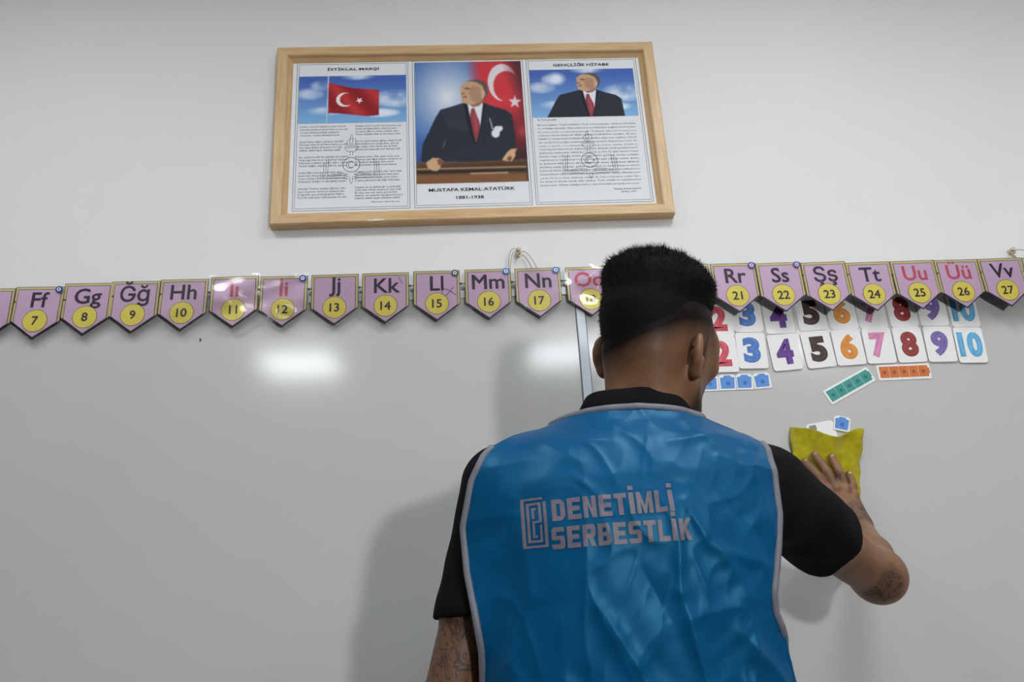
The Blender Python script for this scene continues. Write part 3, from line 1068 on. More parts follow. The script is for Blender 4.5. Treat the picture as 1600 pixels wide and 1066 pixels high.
class Shape:
    """smooth union (or cut) of primitives, each evaluated only near itself"""

    def __init__(s):
        s.items = []

    def add(s, prim, k=.01, op='u'):
        s.items.append((prim, k, op))
        return s

    def bounds(s):
        lo = np.min([p[1] for p, k, o in s.items if o == 'u'], 0)
        hi = np.max([p[2] for p, k, o in s.items if o == 'u'], 0)
        return lo, hi

    def __call__(s, P):
        d = np.full(len(P), .12)
        for (f, lo, hi), k, op in s.items:
            mg = .05 + k
            m = np.all((P > lo - mg) & (P < hi + mg), axis=1)
            if not m.any():
                continue
            v = f(P[m])
            if op == 'u':
                d[m] = smin(d[m], v, k)
            else:
                d[m] = -smin(-d[m], v, k)
        return d


def polygonise(f, lo, hi, h, newton=2):
    """surface nets on a sparse grid, vertices then pulled onto the exact surface"""
    K = 4
    lo = np.asarray(lo) - 3 * h
    n = np.ceil((np.asarray(hi) + 3 * h - lo) / (h * K)).astype(int)
    H = h * K
    ax = [lo[i] + H * np.arange(n[i] + 1) for i in range(3)]
    G = np.stack(np.meshgrid(*ax, indexing='ij'), -1)
    D = f(G.reshape(-1, 3)).reshape(G.shape[:3])
    c8 = np.stack([D[i:n[0] + i, j:n[1] + j, k:n[2] + k] for i in (0, 1) for j in (0, 1) for k in (0, 1)])
    near = np.abs(c8).min(0) < H * 1.5
    N = n * K + 1
    S = np.repeat(np.repeat(np.repeat(D[:-1, :-1, :-1], K, 0), K, 1), K, 2)
    S = np.pad(S, ((0, 1),) * 3, mode='edge').astype(np.float32)
    S = np.where(S > 0, .5, -.5).astype(np.float32)
    need = np.zeros(N, bool)
    nr = np.repeat(np.repeat(np.repeat(near, K, 0), K, 1), K, 2)
    need[:-1, :-1, :-1] |= nr
    need[1:, 1:, 1:] |= nr
    need[1:, :-1, :-1] |= nr
    need[:-1, 1:, :-1] |= nr
    need[:-1, :-1, 1:] |= nr
    need[1:, 1:, :-1] |= nr
    need[1:, :-1, 1:] |= nr
    need[:-1, 1:, 1:] |= nr
    I = np.argwhere(need)
    S[need] = f(lo + I * h).astype(np.float32)
    sg = S < 0
    M = N - 1
    cnt = np.zeros(M, np.int8)
    for i in (0, 1):
        for j in (0, 1):
            for k in (0, 1):
                cnt += sg[i:M[0] + i, j:M[1] + j, k:M[2] + k]
    act = (cnt > 0) & (cnt < 8)
    idx = np.full(M, -1, np.int64)
    C = np.argwhere(act)
    idx[act] = np.arange(len(C))
    acc = np.zeros((len(C), 3))
    num = np.zeros(len(C))
    off = [(i, j, k) for i in (0, 1) for j in (0, 1) for k in (0, 1)]
    for a in range(8):
        for b in range(a + 1, 8):
            oa, ob = np.array(off[a]), np.array(off[b])
            if np.abs(oa - ob).sum() != 1:
                continue
            va = S[tuple((C + oa).T)]
            vb = S[tuple((C + ob).T)]
            m = (va < 0) != (vb < 0)
            t = np.where(m, va / np.where(m, va - vb, 1), 0)
            acc += np.where(m[:, None], oa + t[:, None] * (ob - oa), 0)
            num += m
    V = lo + (C + acc / np.maximum(num, 1)[:, None]) * h
    F = []
    for d in range(3):
        e1, e2 = (d + 1) % 3, (d + 2) % 3
        s0 = [slice(None)] * 3
        s1 = [slice(None)] * 3
        s0[d] = slice(0, N[d] - 1)
        s1[d] = slice(1, N[d])
        a, b = sg[tuple(s0)], sg[tuple(s1)]
        E = np.argwhere(a != b)
        E = E[(E[:, e1] > 0) & (E[:, e2] > 0) & (E[:, e1] < M[e1]) & (E[:, e2] < M[e2])]
        ins = a[tuple(E.T)]
        o1 = np.zeros(3, int)
        o2 = np.zeros(3, int)
        o1[e1] = 1
        o2[e2] = 1
        q = np.stack([idx[tuple((E - o1 - o2).T)], idx[tuple((E - o2).T)], idx[tuple(E.T)], idx[tuple((E - o1).T)]], 1)
        q[~ins] = q[~ins][:, ::-1]
        F.append(q)
    F = np.concatenate(F)
    F = F[(F >= 0).all(1)]
    for _ in range(newton):
        V = pull(f, V, h)
    return V, F


def grad(f, V, e=.0006):
    return np.stack([(f(V + e * np.eye(3)[i]) - f(V - e * np.eye(3)[i])) / (2 * e) for i in range(3)], 1)


def pull(f, V, h):
    g = grad(f, V)
    l2 = (g * g).sum(1) + 1e-6
    st = -(f(V) / l2)[:, None] * g
    ln_ = np.linalg.norm(st, axis=1, keepdims=True)
    return V + st * np.minimum(1, h * .8 / np.maximum(ln_, 1e-9))


# ---- head frame: turned to his right, bowed and tilted
YAW, PITCH, ROLL = math.radians(42), math.radians(5), math.radians(14)
HS = 1.035
HO = V3(.294, -.556, 1.543)                    # midpoint between the ears
f0 = V3(math.sin(YAW), math.cos(YAW), 0)
r0 = V3(math.cos(YAW), -math.sin(YAW), 0)
u0 = V3(0, 0, 1)
hf = f0 * math.cos(PITCH) - u0 * math.sin(PITCH)
hu = u0 * math.cos(PITCH) + f0 * math.sin(PITCH)
hr = r0 * math.cos(ROLL) - hu * math.sin(ROLL)
hu = hu * math.cos(ROLL) + r0 * math.sin(ROLL)
HR = np.stack([hr, hf, hu], 1)
hw = lambda r, f, u: HO + HR @ V3(r, f, u) * HS
to_head = lambda P: (P - HO) @ HR / HS

# ---- key joints (metres in the room)
SH_L, EL_L, WR_L = V3(.050, -.550, 1.352), V3(-.040, -.556, 1.065), V3(-.058, -.500, .815)
SH_R, EL_R, WR_R = V3(.448, -.505, 1.335), V3(.696, -.297, 1.216), V3(.789, -.066, 1.318)
NECK = V3(.262, -.545, 1.425)

ZT = np.array([.70, .80, 1.00, 1.10, 1.20, 1.28, 1.34, 1.375, 1.395, 1.41, 1.425, 1.44, 1.46, 1.50])
TA = np.array([.172, .168, .170, .178, .188, .195, .197, .195, .186, .168, .140, .110, .080, .060])
TB = np.array([.120, .115, .118, .120, .122, .122, .116, .104, .094, .084, .074, .068, .062, .056])
TCX = np.array([.216, .216, .218, .222, .232, .238, .243, .244, .245, .246, .248, .250, .254, .258])
TCY = np.array([-.545, -.545, -.545, -.545, -.548, -.552, -.555, -.555, -.555, -.554, -.552, -.55, -.55, -.55])
VA = np.array([.212, .210, .207, .207, .208, .206, .203, .197, .187, .168, .140, .110, .080, .060])
VB = np.array([.108, .110, .120, .127, .135, .134, .122, .106, .095, .084, .074, .068, .062, .056])


def torso_prim(grow, A=TA, B=TB, zlo=.72, zhi=1.5):
    def f(P):
        z = P[:, 2]
        a = np.interp(z, ZT, A) + grow
        b = np.interp(z, ZT, B) + grow
        dx = P[:, 0] - np.interp(z, ZT, TCX)
        dx = np.where(dx > 0, dx / (1 - .16 * np.clip((z - 1.375) / .03, 0, 1)), -dx) / a
        dy = np.abs(P[:, 1] - np.interp(z, ZT, TCY)) / b
        s_ = (dx ** 2.4 + dy ** 2.4) ** (1 / 2.4)
        d = (s_ - 1) * np.minimum(a, b)
        return np.maximum(d, np.maximum(zlo - z, z - zhi))
    return f, V3(0, -.72, zlo), V3(.47, -.38, zhi)


def rot_axes(x, y):
    x = V3(*x)
    x /= np.linalg.norm(x)
    y = V3(*y) - x * x.dot(V3(*y))
    y /= np.linalg.norm(y)
    return np.stack([x, y, np.cross(x, y)], 1)


# ---- skin: head
def skull(S):
    S.add(ell(hw(0, .004, .042), (.0745, .096, .090), HR), .01)
    S.add(ell(hw(0, -.034, .004), (.060, .054, .056), HR), .02)
    S.add(ell(hw(0, .043, -.012), (.062, .056, .088), HR), .025)
    return S


body = skull(Shape())
body.add(ell(hw(0, .052, -.072), (.046, .044, .040), HR), .02)
for s in (-1, 1):
    body.add(cap(hw(s * .055, .010, -.040), hw(s * .024, .080, -.094), .017, .017), .02)
    body.add(ell(hw(s * .046, .072, .002), (.019, .018, .018), HR), .018)
    body.add(ell(hw(s * .047, .060, .032), (.018, .022, .022), HR), .02)
    body.add(cap(hw(s * .012, .094, .020), hw(s * .044, .078, .022), .009, .008), .012)
    body.add(ell(hw(s * .031, .101, .006), (.015, .012, .010), HR), .010, 'c')
    body.add(ell(hw(s * .031, .084, .006), (.0125, .0125, .0125), HR), .003)
    # ear: a tilted shell with a hollow
    ea = rot_axes(HR @ V3(s * .86, .50, .05), HR @ V3(-.50 * s, .86, .25))
    body.add(ell(hw(s * .0805, -.016, -.004), (.0078, .0195, .0315), ea), .006)
    body.add(ell(hw(s * .079, -.012, -.029), (.0065, .010, .010), ea), .006)
    body.add(ell(hw(s * .0890, -.011, .000), (.0060, .0120, .0225), ea), .004, 'c')
    body.add(ell(hw(s * .0790, -.006, -.010), (.006, .006, .008), ea), .004)
body.add(cap(hw(0, .097, .016), hw(0, .119, -.024), .0075, .011), .012)
for s in (-1, 1):
    body.add(ell(hw(s * .011, .108, -.028), (.008, .010, .007), HR), .006)
body.add(cap(hw(-.018, .092, -.056), hw(.018, .092, -.056), .006), .006)
body.add(cap(hw(-.016, .091, -.067), hw(.016, .091, -.067), .007), .006)
body.add(ell(hw(0, .084, -.098), (.022, .018, .018), HR), .015)
# neck, with the two cords of muscle at the nape
body.add(cap(hw(0, -.010, -.030), NECK + V3(0, 0, -.03), .0580, .060), .03)
for s in (-1, 1):
    body.add(cap(hw(s * .026, -.052, -.012), NECK + V3(s * .026, -.010, -.03), .020, .026), .02)
body.add(torso_prim(-.016, zlo=.90, zhi=1.405), .012)
# left arm, hanging
body.add(cap(SH_L, SH_L * .45 + EL_L * .55, .043, .039), .03)
body.add(cap(SH_L * .5 + EL_L * .5, EL_L, .0385, .033), .02)
body.add(cap(EL_L, EL_L * .65 + WR_L * .35, .034, .0355), .015)
body.add(cap(EL_L * .65 + WR_L * .35, WR_L, .0355, .0245), .02)
# left hand, relaxed
lh = WR_L + V3(-.002, .012, -.075)
body.add(cap(WR_L, lh, .022, .026), .02)
for k, (dy, L) in enumerate(((.030, .066), (.011, .076), (-.008, .070), (-.025, .054))):
    a = lh + V3(.002, dy * .9, -.012)
    b_ = a + V3(.012, .004 + dy * .1, -L * .55)
    c_ = b_ + V3(.022, .002, -L * .4)
    body.add(cap(a, b_, .0095, .0085), .006)
    body.add(cap(b_, c_, .0085, .0070), .004)
body.add(cap(WR_L + V3(.008, .030, -.035), WR_L + V3(.016, .050, -.075), .012, .010), .01)
body.add(cap(WR_L + V3(.016, .050, -.075), WR_L + V3(.022, .052, -.100), .010, .008), .005)
# right arm, reaching to the board
MID_R = SH_R * .5 + EL_R * .5
body.add(cap(SH_R, MID_R, .050, .046), .03)
body.add(cap(MID_R, EL_R, .046, .040), .02)
body.add(ell(EL_R + V3(.006, -.006, -.004), (.040, .040, .042)), .02)
FA = EL_R * .65 + WR_R * .35
body.add(cap(EL_R, FA, .040, .038), .02)
body.add(cap(FA, WR_R, .038, .0265), .02)
# right hand flat on the cloth
KN = [V3(.7385, -.056, 1.4010), V3(.7590, -.059, 1.4030), V3(.7790, -.058, 1.3985), V3(.7965, -.053, 1.3860)]
TIP = [V3(.7135, -.0410, 1.4640), V3(.7365, -.0410, 1.4770), V3(.7715, -.0410, 1.4700), V3(.8020, -.0410, 1.4330)]
for k in range(4):
    body.add(cap(WR_R + (KN[k] - WR_R) * .12 + V3((k - 1.5) * .007, 0, 0), KN[k] + V3(0, .004, 0), .0165, .0120), .014)
for k in range(4):
    a, c_ = KN[k], TIP[k]
    r_ = (.0098, .0100, .0096, .0086)[k]
    p1 = a + (c_ - a) * .46 + V3(0, -.0075, 0)
    p2 = a + (c_ - a) * .75 + V3(0, -.0045, 0)
    body.add(cap(a, p1, r_ + .0008, r_), .005)
    body.add(cap(p1, p2, r_, r_ - .0006), .002)
    body.add(cap(p2, c_, r_ - .0006, r_ - .0016), .002)
    body.add(ell(a + V3(0, -.004, 0), (.0095, .0085, .0095)), .006)
TH = [V3(.772, -.058, 1.345), V3(.742, -.050, 1.368), V3(.722, -.043, 1.394), V3(.714, -.041, 1.412)]
body.add(cap(TH[0], TH[1], .0165, .0120), .012)
body.add(cap(TH[1], TH[2], .0110, .0100), .005)
body.add(cap(TH[2], TH[3], .0100, .0080), .003)

lo, hi = body.bounds()
bV, bF = polygonise(body, lo, hi, .0030)

# attributes: stubble and tattooed skin
ql = to_head(bV)
ang = np.arctan2(np.abs(ql[:, 0]), -ql[:, 1])           # 0 at the nape, pi at the face
FADE_A = np.array([-3.15, -2.2, -1.6, -1.0, -.5, 0, .5, 1.0, 1.5, 2.0, 2.4, 3.15])
FADE_Z = np.array([.075, .052, .020, -.010, -.014, -.002, .022, .048, .060, .064, .068, .075])  # fade set lower on his left, taking in shade there as dark stubble


def fade_line(q):
    a = np.arctan2(q[:, 0], -q[:, 1])                     # signed: 0 at the nape, + on his right
    return np.interp(a, FADE_A, FADE_Z)


fz = fade_line(ql)
near_head = (np.linalg.norm(ql - V3(0, 0, .03), axis=1) < .17)
st = np.clip((ql[:, 2] - (fz - .076)) / .070, 0, 1) ** 1.6 * near_head
front = np.clip((ang - 2.15) / .25, 0, 1)
st *= 1 - front * np.clip((.075 - ql[:, 2]) / .01, 0, 1)
earm = np.clip((np.abs(ql[:, 0]) - .0745) / .003, 0, 1) * (ql[:, 2] < .034)
st *= 1 - earm
beard = np.clip((ql[:, 1] - .005) / .02, 0, 1) * np.clip((-.030 - ql[:, 2] + .25 * np.clip(ql[:, 1] - .05, 0, 1)) / .03, 0, 1) * near_head * (ql[:, 2] > -.14)
sideburn = np.clip(1 - np.abs(ql[:, 1] - .022) / .016, 0, 1) * (ql[:, 2] < .05) * (ql[:, 2] > -.06) * near_head * (np.abs(ql[:, 0]) < .075)
st = np.clip(np.maximum(st, np.maximum(beard * .85, sideburn * .8)), 0, 1)
brow = np.clip(1 - np.abs(ql[:, 2] - .026) / .006, 0, 1) * (np.abs(ql[:, 0]) > .010) * (np.abs(ql[:, 0]) < .050) * (ql[:, 1] > .075) * near_head
st = np.maximum(st, brow)
tt = np.zeros(len(bV))
for c_, r_ in (((-.030, -.585, 1.145), .052), ((-.040, -.585, 1.095), .036), (tuple(EL_R + V3(-.008, -.03, -.012)), .040),
               ((.790, -.085, 1.345), .034), ((.768, -.07, 1.428), .018), ((.790, -.07, 1.405), .012), ((.33, -.52, 1.478), .02)):
    tt = np.maximum(tt, np.clip((r_ - np.linalg.norm(bV - V3(*c_), axis=1)) / .010, 0, 1))

M_SKIN = bpy.data.materials.new('skin')
M_SKIN.use_nodes = True
nt = M_SKIN.node_tree
b = nt.nodes['Principled BSDF']
b.inputs['Roughness'].default_value = .48
b.inputs['Specular IOR Level'].default_value = .4
b.inputs['Subsurface Weight'].default_value = .08
b.inputs['Subsurface Radius'].default_value = (.012, .005, .003)
b.inputs['Subsurface Scale'].default_value = .5
N_ = nt.nodes.new
tc = N_('ShaderNodeTexCoord')
nz = N_('ShaderNodeTexNoise')
nz.inputs['Scale'].default_value = 26
nz.inputs['Detail'].default_value = 5
cr = N_('ShaderNodeValToRGB')
cr.color_ramp.elements[0].position = .3
cr.color_ramp.elements[0].color = lin(116, 84, 60)
cr.color_ramp.elements[1].position = .72
cr.color_ramp.elements[1].color = lin(138, 100, 72)
nt.links.new(tc.outputs['Object'], nz.inputs['Vector'])
nt.links.new(nz.outputs['Fac'], cr.inputs['Fac'])
# tattoo lines
wv = N_('ShaderNodeTexNoise')
wv.inputs['Scale'].default_value = 52
wv.inputs['Detail'].default_value = 2.5
wv.inputs['Distortion'].default_value = 1.4
nt.links.new(tc.outputs['Object'], wv.inputs['Vector'])
ab = N_('ShaderNodeMath')
ab.operation = 'SUBTRACT'
ab.inputs[1].default_value = .5
nt.links.new(wv.outputs['Fac'], ab.inputs[0])
ab2 = N_('ShaderNodeMath')
ab2.operation = 'ABSOLUTE'
nt.links.new(ab.outputs[0], ab2.inputs[0])
th = N_('ShaderNodeMapRange')
th.inputs['From Min'].default_value = .018
th.inputs['From Max'].default_value = .050
th.inputs['To Min'].default_value = .85
th.inputs['To Max'].default_value = .34
nt.links.new(ab2.outputs[0], th.inputs['Value'])
at = N_('ShaderNodeAttribute')
at.attribute_name = 'tattoo'
ml = N_('ShaderNodeMath')
ml.operation = 'MULTIPLY'
nt.links.new(th.outputs['Result'], ml.inputs[0])
nt.links.new(at.outputs['Fac'], ml.inputs[1])
m1 = N_('ShaderNodeMix')
m1.data_type = 'RGBA'
nt.links.new(ml.outputs[0], m1.inputs[0])
nt.links.new(cr.outputs['Color'], m1.inputs[6])
m1.inputs[7].default_value = lin(46, 42, 44)
# stubble with a fine grain
gs = N_('ShaderNodeTexNoise')
gs.inputs['Scale'].default_value = 700
gs.inputs['Detail'].default_value = 2
nt.links.new(tc.outputs['Object'], gs.inputs['Vector'])
a2 = N_('ShaderNodeAttribute')
a2.attribute_name = 'stubble'
ad = N_('ShaderNodeMath')
ad.operation = 'MULTIPLY_ADD'
ad.inputs[1].default_value = .35
ad.inputs[2].default_value = .82
nt.links.new(gs.outputs['Fac'], ad.inputs[0])
mu = N_('ShaderNodeMath')
mu.operation = 'MULTIPLY'
mu.use_clamp = True
nt.links.new(ad.outputs[0], mu.inputs[0])
nt.links.new(a2.outputs['Fac'], mu.inputs[1])
m2 = N_('ShaderNodeMix')
m2.data_type = 'RGBA'
nt.links.new(mu.outputs[0], m2.inputs[0])
nt.links.new(m1.outputs[2], m2.inputs[6])
m2.inputs[7].default_value = lin(14, 12, 12)
nt.links.new(m2.outputs[2], b.inputs['Base Color'])
sp = N_('ShaderNodeMapRange')
sp.inputs['To Min'].default_value = .4
sp.inputs['To Max'].default_value = .08
nt.links.new(a2.outputs['Fac'], sp.inputs['Value'])
nt.links.new(sp.outputs['Result'], b.inputs['Specular IOR Level'])
sb = N_('ShaderNodeBump')
sb.inputs['Strength'].default_value = .12
sb.inputs['Distance'].default_value = .001
nt.links.new(gs.outputs['Fac'], sb.inputs['Height'])
nt.links.new(sb.outputs['Normal'], b.inputs['Normal'])

FEET = (.225, -.545, 0)
man = thing('person', 'man seen from behind in a bright blue vest, wiping the whiteboard with his right hand', 'person', FEET)


def wear(name, me, m, parent=None):
    """part given in room coordinates"""
    o = obj(name, me, m, parent or man)
    if parent is None:
        o.location = tuple(-c for c in FEET)
    return o


def put_attr(me, name, vals):
    a = me.attributes.new(name, 'FLOAT', 'POINT')
    a.data.foreach_set('value', np.asarray(vals, np.float32))


me = npmesh('body', bV, bF)
put_attr(me, 'stubble', st)
put_attr(me, 'tattoo', tt)
bodyo = wear('body', me, M_SKIN)
M_NAIL = mat('fingernail', (196, 150, 136), rough=.3)
for k in range(4):
    d_ = (TIP[k] - KN[k]) / np.linalg.norm(TIP[k] - KN[k])
    bm = bmesh.new()
    bmesh.ops.create_uvsphere(bm, u_segments=10, v_segments=6, radius=1)
    bmesh.ops.scale(bm, vec=(.0050, .0018, .0062), verts=bm.verts)
    bmesh.ops.rotate(bm, cent=(0, 0, 0), matrix=Matrix.Rotation(math.atan2(d_[0], d_[2]), 3, 'Y'), verts=bm.verts)
    c_ = TIP[k] + V3(0, -.0064, 0) - d_ * .001
    bmesh.ops.translate(bm, vec=Vector(c_), verts=bm.verts)
    for f_ in bm.faces:
        f_.smooth = True
    wear('fingernail', bm, M_NAIL, bodyo)

# ---- hair: full on top, growing out of the faded sides
hs = skull(Shape())


def hair_sdf(P):
    q = to_head(P)
    fzz = fade_line(q)
    up = np.clip((q[:, 2] - fzz) / .055, -.6, 1)
    thick = np.where(up < 0, up * .010 - .0005, up * .0100 - .0005)
    top = np.clip((q[:, 2] - .070) / .06, 0, 1)
    top = top * top * (3 - 2 * top)
    lt = np.clip((q[:, 2] - .005) / .11, 0, 1)
    lt = lt * lt * (3 - 2 * lt)
    thick = thick + top * (.022 - .05 * np.clip(q[:, 1], 0, .1)) + lt * (.004 - .14 * np.clip(q[:, 0], -.07, .07))
    # combed tufts
    w_ = np.sin(q[:, 0] * 150 + 1.5 * np.sin(q[:, 1] * 60)) * np.sin(q[:, 1] * 90 + q[:, 0] * 40)
    thick = thick + top * .0022 * w_
    return hs(P) - thick


lo, hi = hs.bounds()
hV, hF = polygonise(hair_sdf, lo - .04, hi + .04, .0034)
ok = to_head(hV)
ok = (ok[:, 2] > fade_line(ok) - .012)
hF = hF[ok[hF].all(1)]
M_HAIR = mat('black_hair', (10, 9, 10), rough=.7, spec=.12, noise=.35, nscale=160, bump=.5, bscale=420)
hairo = wear('hair', npmesh('hair', hV, hF), M_HAIR)
hn = grad(hair_sdf, hV)
hn /= np.linalg.norm(hn, axis=1, keepdims=True) + 1e-9
hq = to_head(hV)
cand = np.where(ok & (hq[:, 2] > fade_line(hq) + .01))[0]
pk = rng.choice(cand, 15000)
base = hV[pk] + rng.normal(0, .001, (len(pk), 3))
q = hq[pk]
topw = np.clip((q[:, 2] - .06) / .07, 0, 1)[:, None]
dirn = hn[pk] * (.35 + .35 * topw) + rng.normal(0, .30, (len(pk), 3)) + (-hf * .55 + hr * -.12)[None] * (1 - topw * .35) - hu[None] * .35 * (1 - topw)
dirn /= np.linalg.norm(dirn, axis=1, keepdims=True)
ln_ = (.003 + .010 * topw[:, 0] * rng.random(len(pk)) ** 1.5)[:, None]
sd_ = np.cross(dirn, rng.normal(0, 1, (len(pk), 3)))
sd_ /= np.linalg.norm(sd_, axis=1, keepdims=True)
sV = np.concatenate([base - sd_ * .00035 - hn[pk] * .0015, base + sd_ * .00035 - hn[pk] * .0015, base + dirn * ln_])
fd = np.where((st > .35) & near_head & (ql[:, 2] > -.06) & (ql[:, 1] < .03))[0]
fd = fd[rng.random(len(fd)) < (st[fd] - .3)]
fd = rng.choice(fd, 7000)
fn = grad(body, bV[fd])
fn /= np.linalg.norm(fn, axis=1, keepdims=True) + 1e-9
fb = bV[fd] + rng.normal(0, .0012, (len(fd), 3))
fdir = fn * .5 - hu[None] * .8 + rng.normal(0, .25, (len(fd), 3))
fdir /= np.linalg.norm(fdir, axis=1, keepdims=True)
fs = np.cross(fdir, fn)
fl_ = (.0012 + .0030 * st[fd] * rng.random(len(fd)))[:, None]
n_ = len(pk)
k_ = len(fd)
fV = np.concatenate([fb - fs * .00025 - fn * .0004, fb + fs * .00025 - fn * .0004, fb + fdir * fl_])
sV = np.concatenate([sV, fV])
sF = np.concatenate([np.stack([np.arange(n_), np.arange(n_) + n_, np.arange(n_) + 2 * n_], 1),
                     3 * n_ + np.stack([np.arange(k_), np.arange(k_) + k_, np.arange(k_) + 2 * k_], 1)])
so = wear('hair_strands', npmesh('hair_strands', sV, sF, smooth=False), M_HAIR, hairo)
so['kind'] = 'stuff'

# ---- black polo shirt
shirt = Shape()
shirt.add(torso_prim(.004, zlo=.80, zhi=1.455), .01)
CUFF_L = SH_L + (EL_L - SH_L) * .60
CUFF_R = SH_R + (EL_R - SH_R) * .50
shirt.add(ell(SH_L + V3(.012, -.002, -.008), (.060, .064, .056)), .04)
shirt.add(cap(SH_L, CUFF_L + V3(.002, 0, -.004), .055, .0520), .035)
shirt.add(ell(SH_R + V3(-.006, -.004, -.004), (.062, .064, .060)), .05)
shirt.add(cap(SH_R + V3(.004, 0, 0), CUFF_R, .063, .0650), .04)


def cut_plane(c, d, rad):
    c, d = V3(*c), V3(*d)
    d = d / np.linalg.norm(d)

    def f(P):
        q_ = P - c
        t = q_ @ d
        rr = np.linalg.norm(q_ - t[:, None] * d, axis=1)
        return np.maximum(-t, rr - rad)
    return f, c - .16, c + .16


dl = EL_L - SH_L
dr = EL_R - SH_R
shirt.add(cut_plane(CUFF_L, dl + V3(.10, 0, 0), .075), .003, 'c')
shirt.add(cut_plane(CUFF_R + V3(.004, 0, -.002), dr, .085), .003, 'c')
shirt.add(cap(CUFF_L - dl * .15, CUFF_L + dl * .3, .0415, .0425), .002, 'c')
shirt.add(cap(CUFF_R - dr * .15, CUFF_R + dr * .3, .0510, .0520), .002, 'c')


def shirt_fold(P):
    w_ = np.sin(P[:, 0] * 62 + P[:, 2] * 48 + 2 * np.sin(P[:, 2] * 21)) + .6 * np.sin(P[:, 1] * 75 - P[:, 2] * 85 + 1)
    return shirt(P) + .0013 * w_


lo, hi = shirt.bounds()
kV, kF = polygonise(shirt_fold, V3(-.12, -.70, .80), V3(.70, -.33, 1.47), .0045)
M_SHIRT = mat('black_cotton', (14, 14, 17), rough=.9, spec=.12, noise=.12, nscale=300, bump=.2, bscale=900)
shirto = wear('polo_shirt', npmesh('polo_shirt', kV, kF), M_SHIRT)
# folded collar
rings = []
for (rx, ry, zb, zf) in ((.062, .058, 1.452, 1.390), (.066, .060, 1.474, 1.410), (.071, .065, 1.478, 1.414), (.077, .070, 1.475, 1.410),
                         (.087, .074, 1.459, 1.394), (.094, .078, 1.444, 1.380), (.093, .077, 1.441, 1.377), (.088, .073, 1.441, 1.377)):
    ring = []
    for k in range(72):
        a = 2 * PI * k / 72
        sn, cs = math.sin(a), math.cos(a)            # cs = 1 at the nape
        n_r = (abs(sn) ** 2.6 + abs(cs) ** 2.6) ** (-1 / 2.6)
        x = .2500 + rx * sn * n_r
        y = -.548 - ry * cs * n_r
        bk = min(1, max(0, (cs + .75) / 1.35))
        z = zf + (zb - zf) * bk * bk * (3 - 2 * bk) - .010 * max(0, sn) ** 2 + .0010 * math.sin(5 * a)
        ring.append((x, y, z))
    rings.append(ring)
cv = [p_ for r_ in rings for p_ in r_]
cf = [(i * 72 + k, i * 72 + (k + 1) % 72, (i + 1) * 72 + (k + 1) % 72, (i + 1) * 72 + k) for i in range(len(rings) - 1) for k in range(72)]
wear('collar', npmesh('collar', np.array(cv), np.array(cf)), M_SHIRT, shirto)

# ---- blue vest: back and front panels hung over the shoulders
support = Shape()
support.add(torso_prim(.004, VA, VB, .60, 1.5), .01)
support.add(ell(SH_L + V3(.012, -.002, -.008), (.060, .064, .056)), .05)
support.add(cap(SH_L, CUFF_L, .052, .050), .05)
support.add(ell(SH_R + V3(-.006, -.004, -.004), (.062, .064, .060)), .05)
support.add(cap(SH_R, CUFF_R, .060, .0620), .05)

LZ = np.array([.70, .90, 1.097, 1.1335, 1.182, 1.232, 1.292, 1.353, 1.386, 1.400])
LX = np.array([.004, .006, .009, .009, .002, -.006, -.0095, .0045, .022, .036])
RZ = np.array([.70, .90, 1.074, 1.14, 1.161, 1.185, 1.227, 1.279, 1.333, 1.384])
RX = np.array([.436, .424, .404, .392, .384, .384, .396, .409, .414, .414])
NX, NZ = 200, 220
TOPX = np.array([.036, .068, .100, .128, .150, .175, .213, .250, .285, .310, .330, .352, .375, .392, .414])
TOPZ = np.array([1.400, 1.418, 1.430, 1.440, 1.444, 1.446, 1.447, 1.446, 1.443, 1.439, 1.433, 1.419, 1.408, 1.399, 1.386])
CREASE = [  # x0, z0, x1, z1, height (m), width (m)
    (.135, 1.345, .170, 1.312, .0030, .006), (.170, 1.312, .185, 1.290, .0020, .006), (.300, 1.420, .360, 1.345, .0055, .013),
    (.270, 1.385, .345, 1.395, .0040, .009), (.345, 1.395, .425, 1.372, .0055, .012), (.330, 1.360, .420, 1.340, .0040, .011),
    (.275, 1.300, .300, 1.245, .0040, .007), (.262, 1.262, .256, 1.190, .0050, .009), (.256, 1.190, .285, 1.075, .0055, .012),
    (.285, 1.075, .300, .90, .0055, .014), (.300, 1.270, .345, 1.180, .0045, .012), (.345, 1.180, .350, 1.060, .0050, .016),
    (.310, 1.240, .385, 1.215, .0035, .010), (.380, 1.330, .400, 1.230, .0050, .014), (.155, 1.180, .195, 1.110, .0050, .011),
    (.195, 1.110, .225, 1.050, .0050, .011), (.060, 1.320, .075, 1.200, .0045, .016), (.040, 1.200, .050, 1.050, .0050, .018),
    (.110, 1.160, .105, 1.000, .0050, .020), (.200, 1.390, .130, 1.400, .0030, .010), (.105, 1.395, .150, 1.360, .0030, .010),
    (.180, 1.425, .215, 1.400, .0030, .009), (.330, 1.140, .385, 1.080, .0050, .014), (.240, 1.330, .300, 1.320, -.0030, .016),
    (.205, 1.235, .240, 1.160, -.0050, .020), (.320, 1.310, .365, 1.260, -.0045, .014), (.130, 1.100, .150, .95, -.0050, .020)]


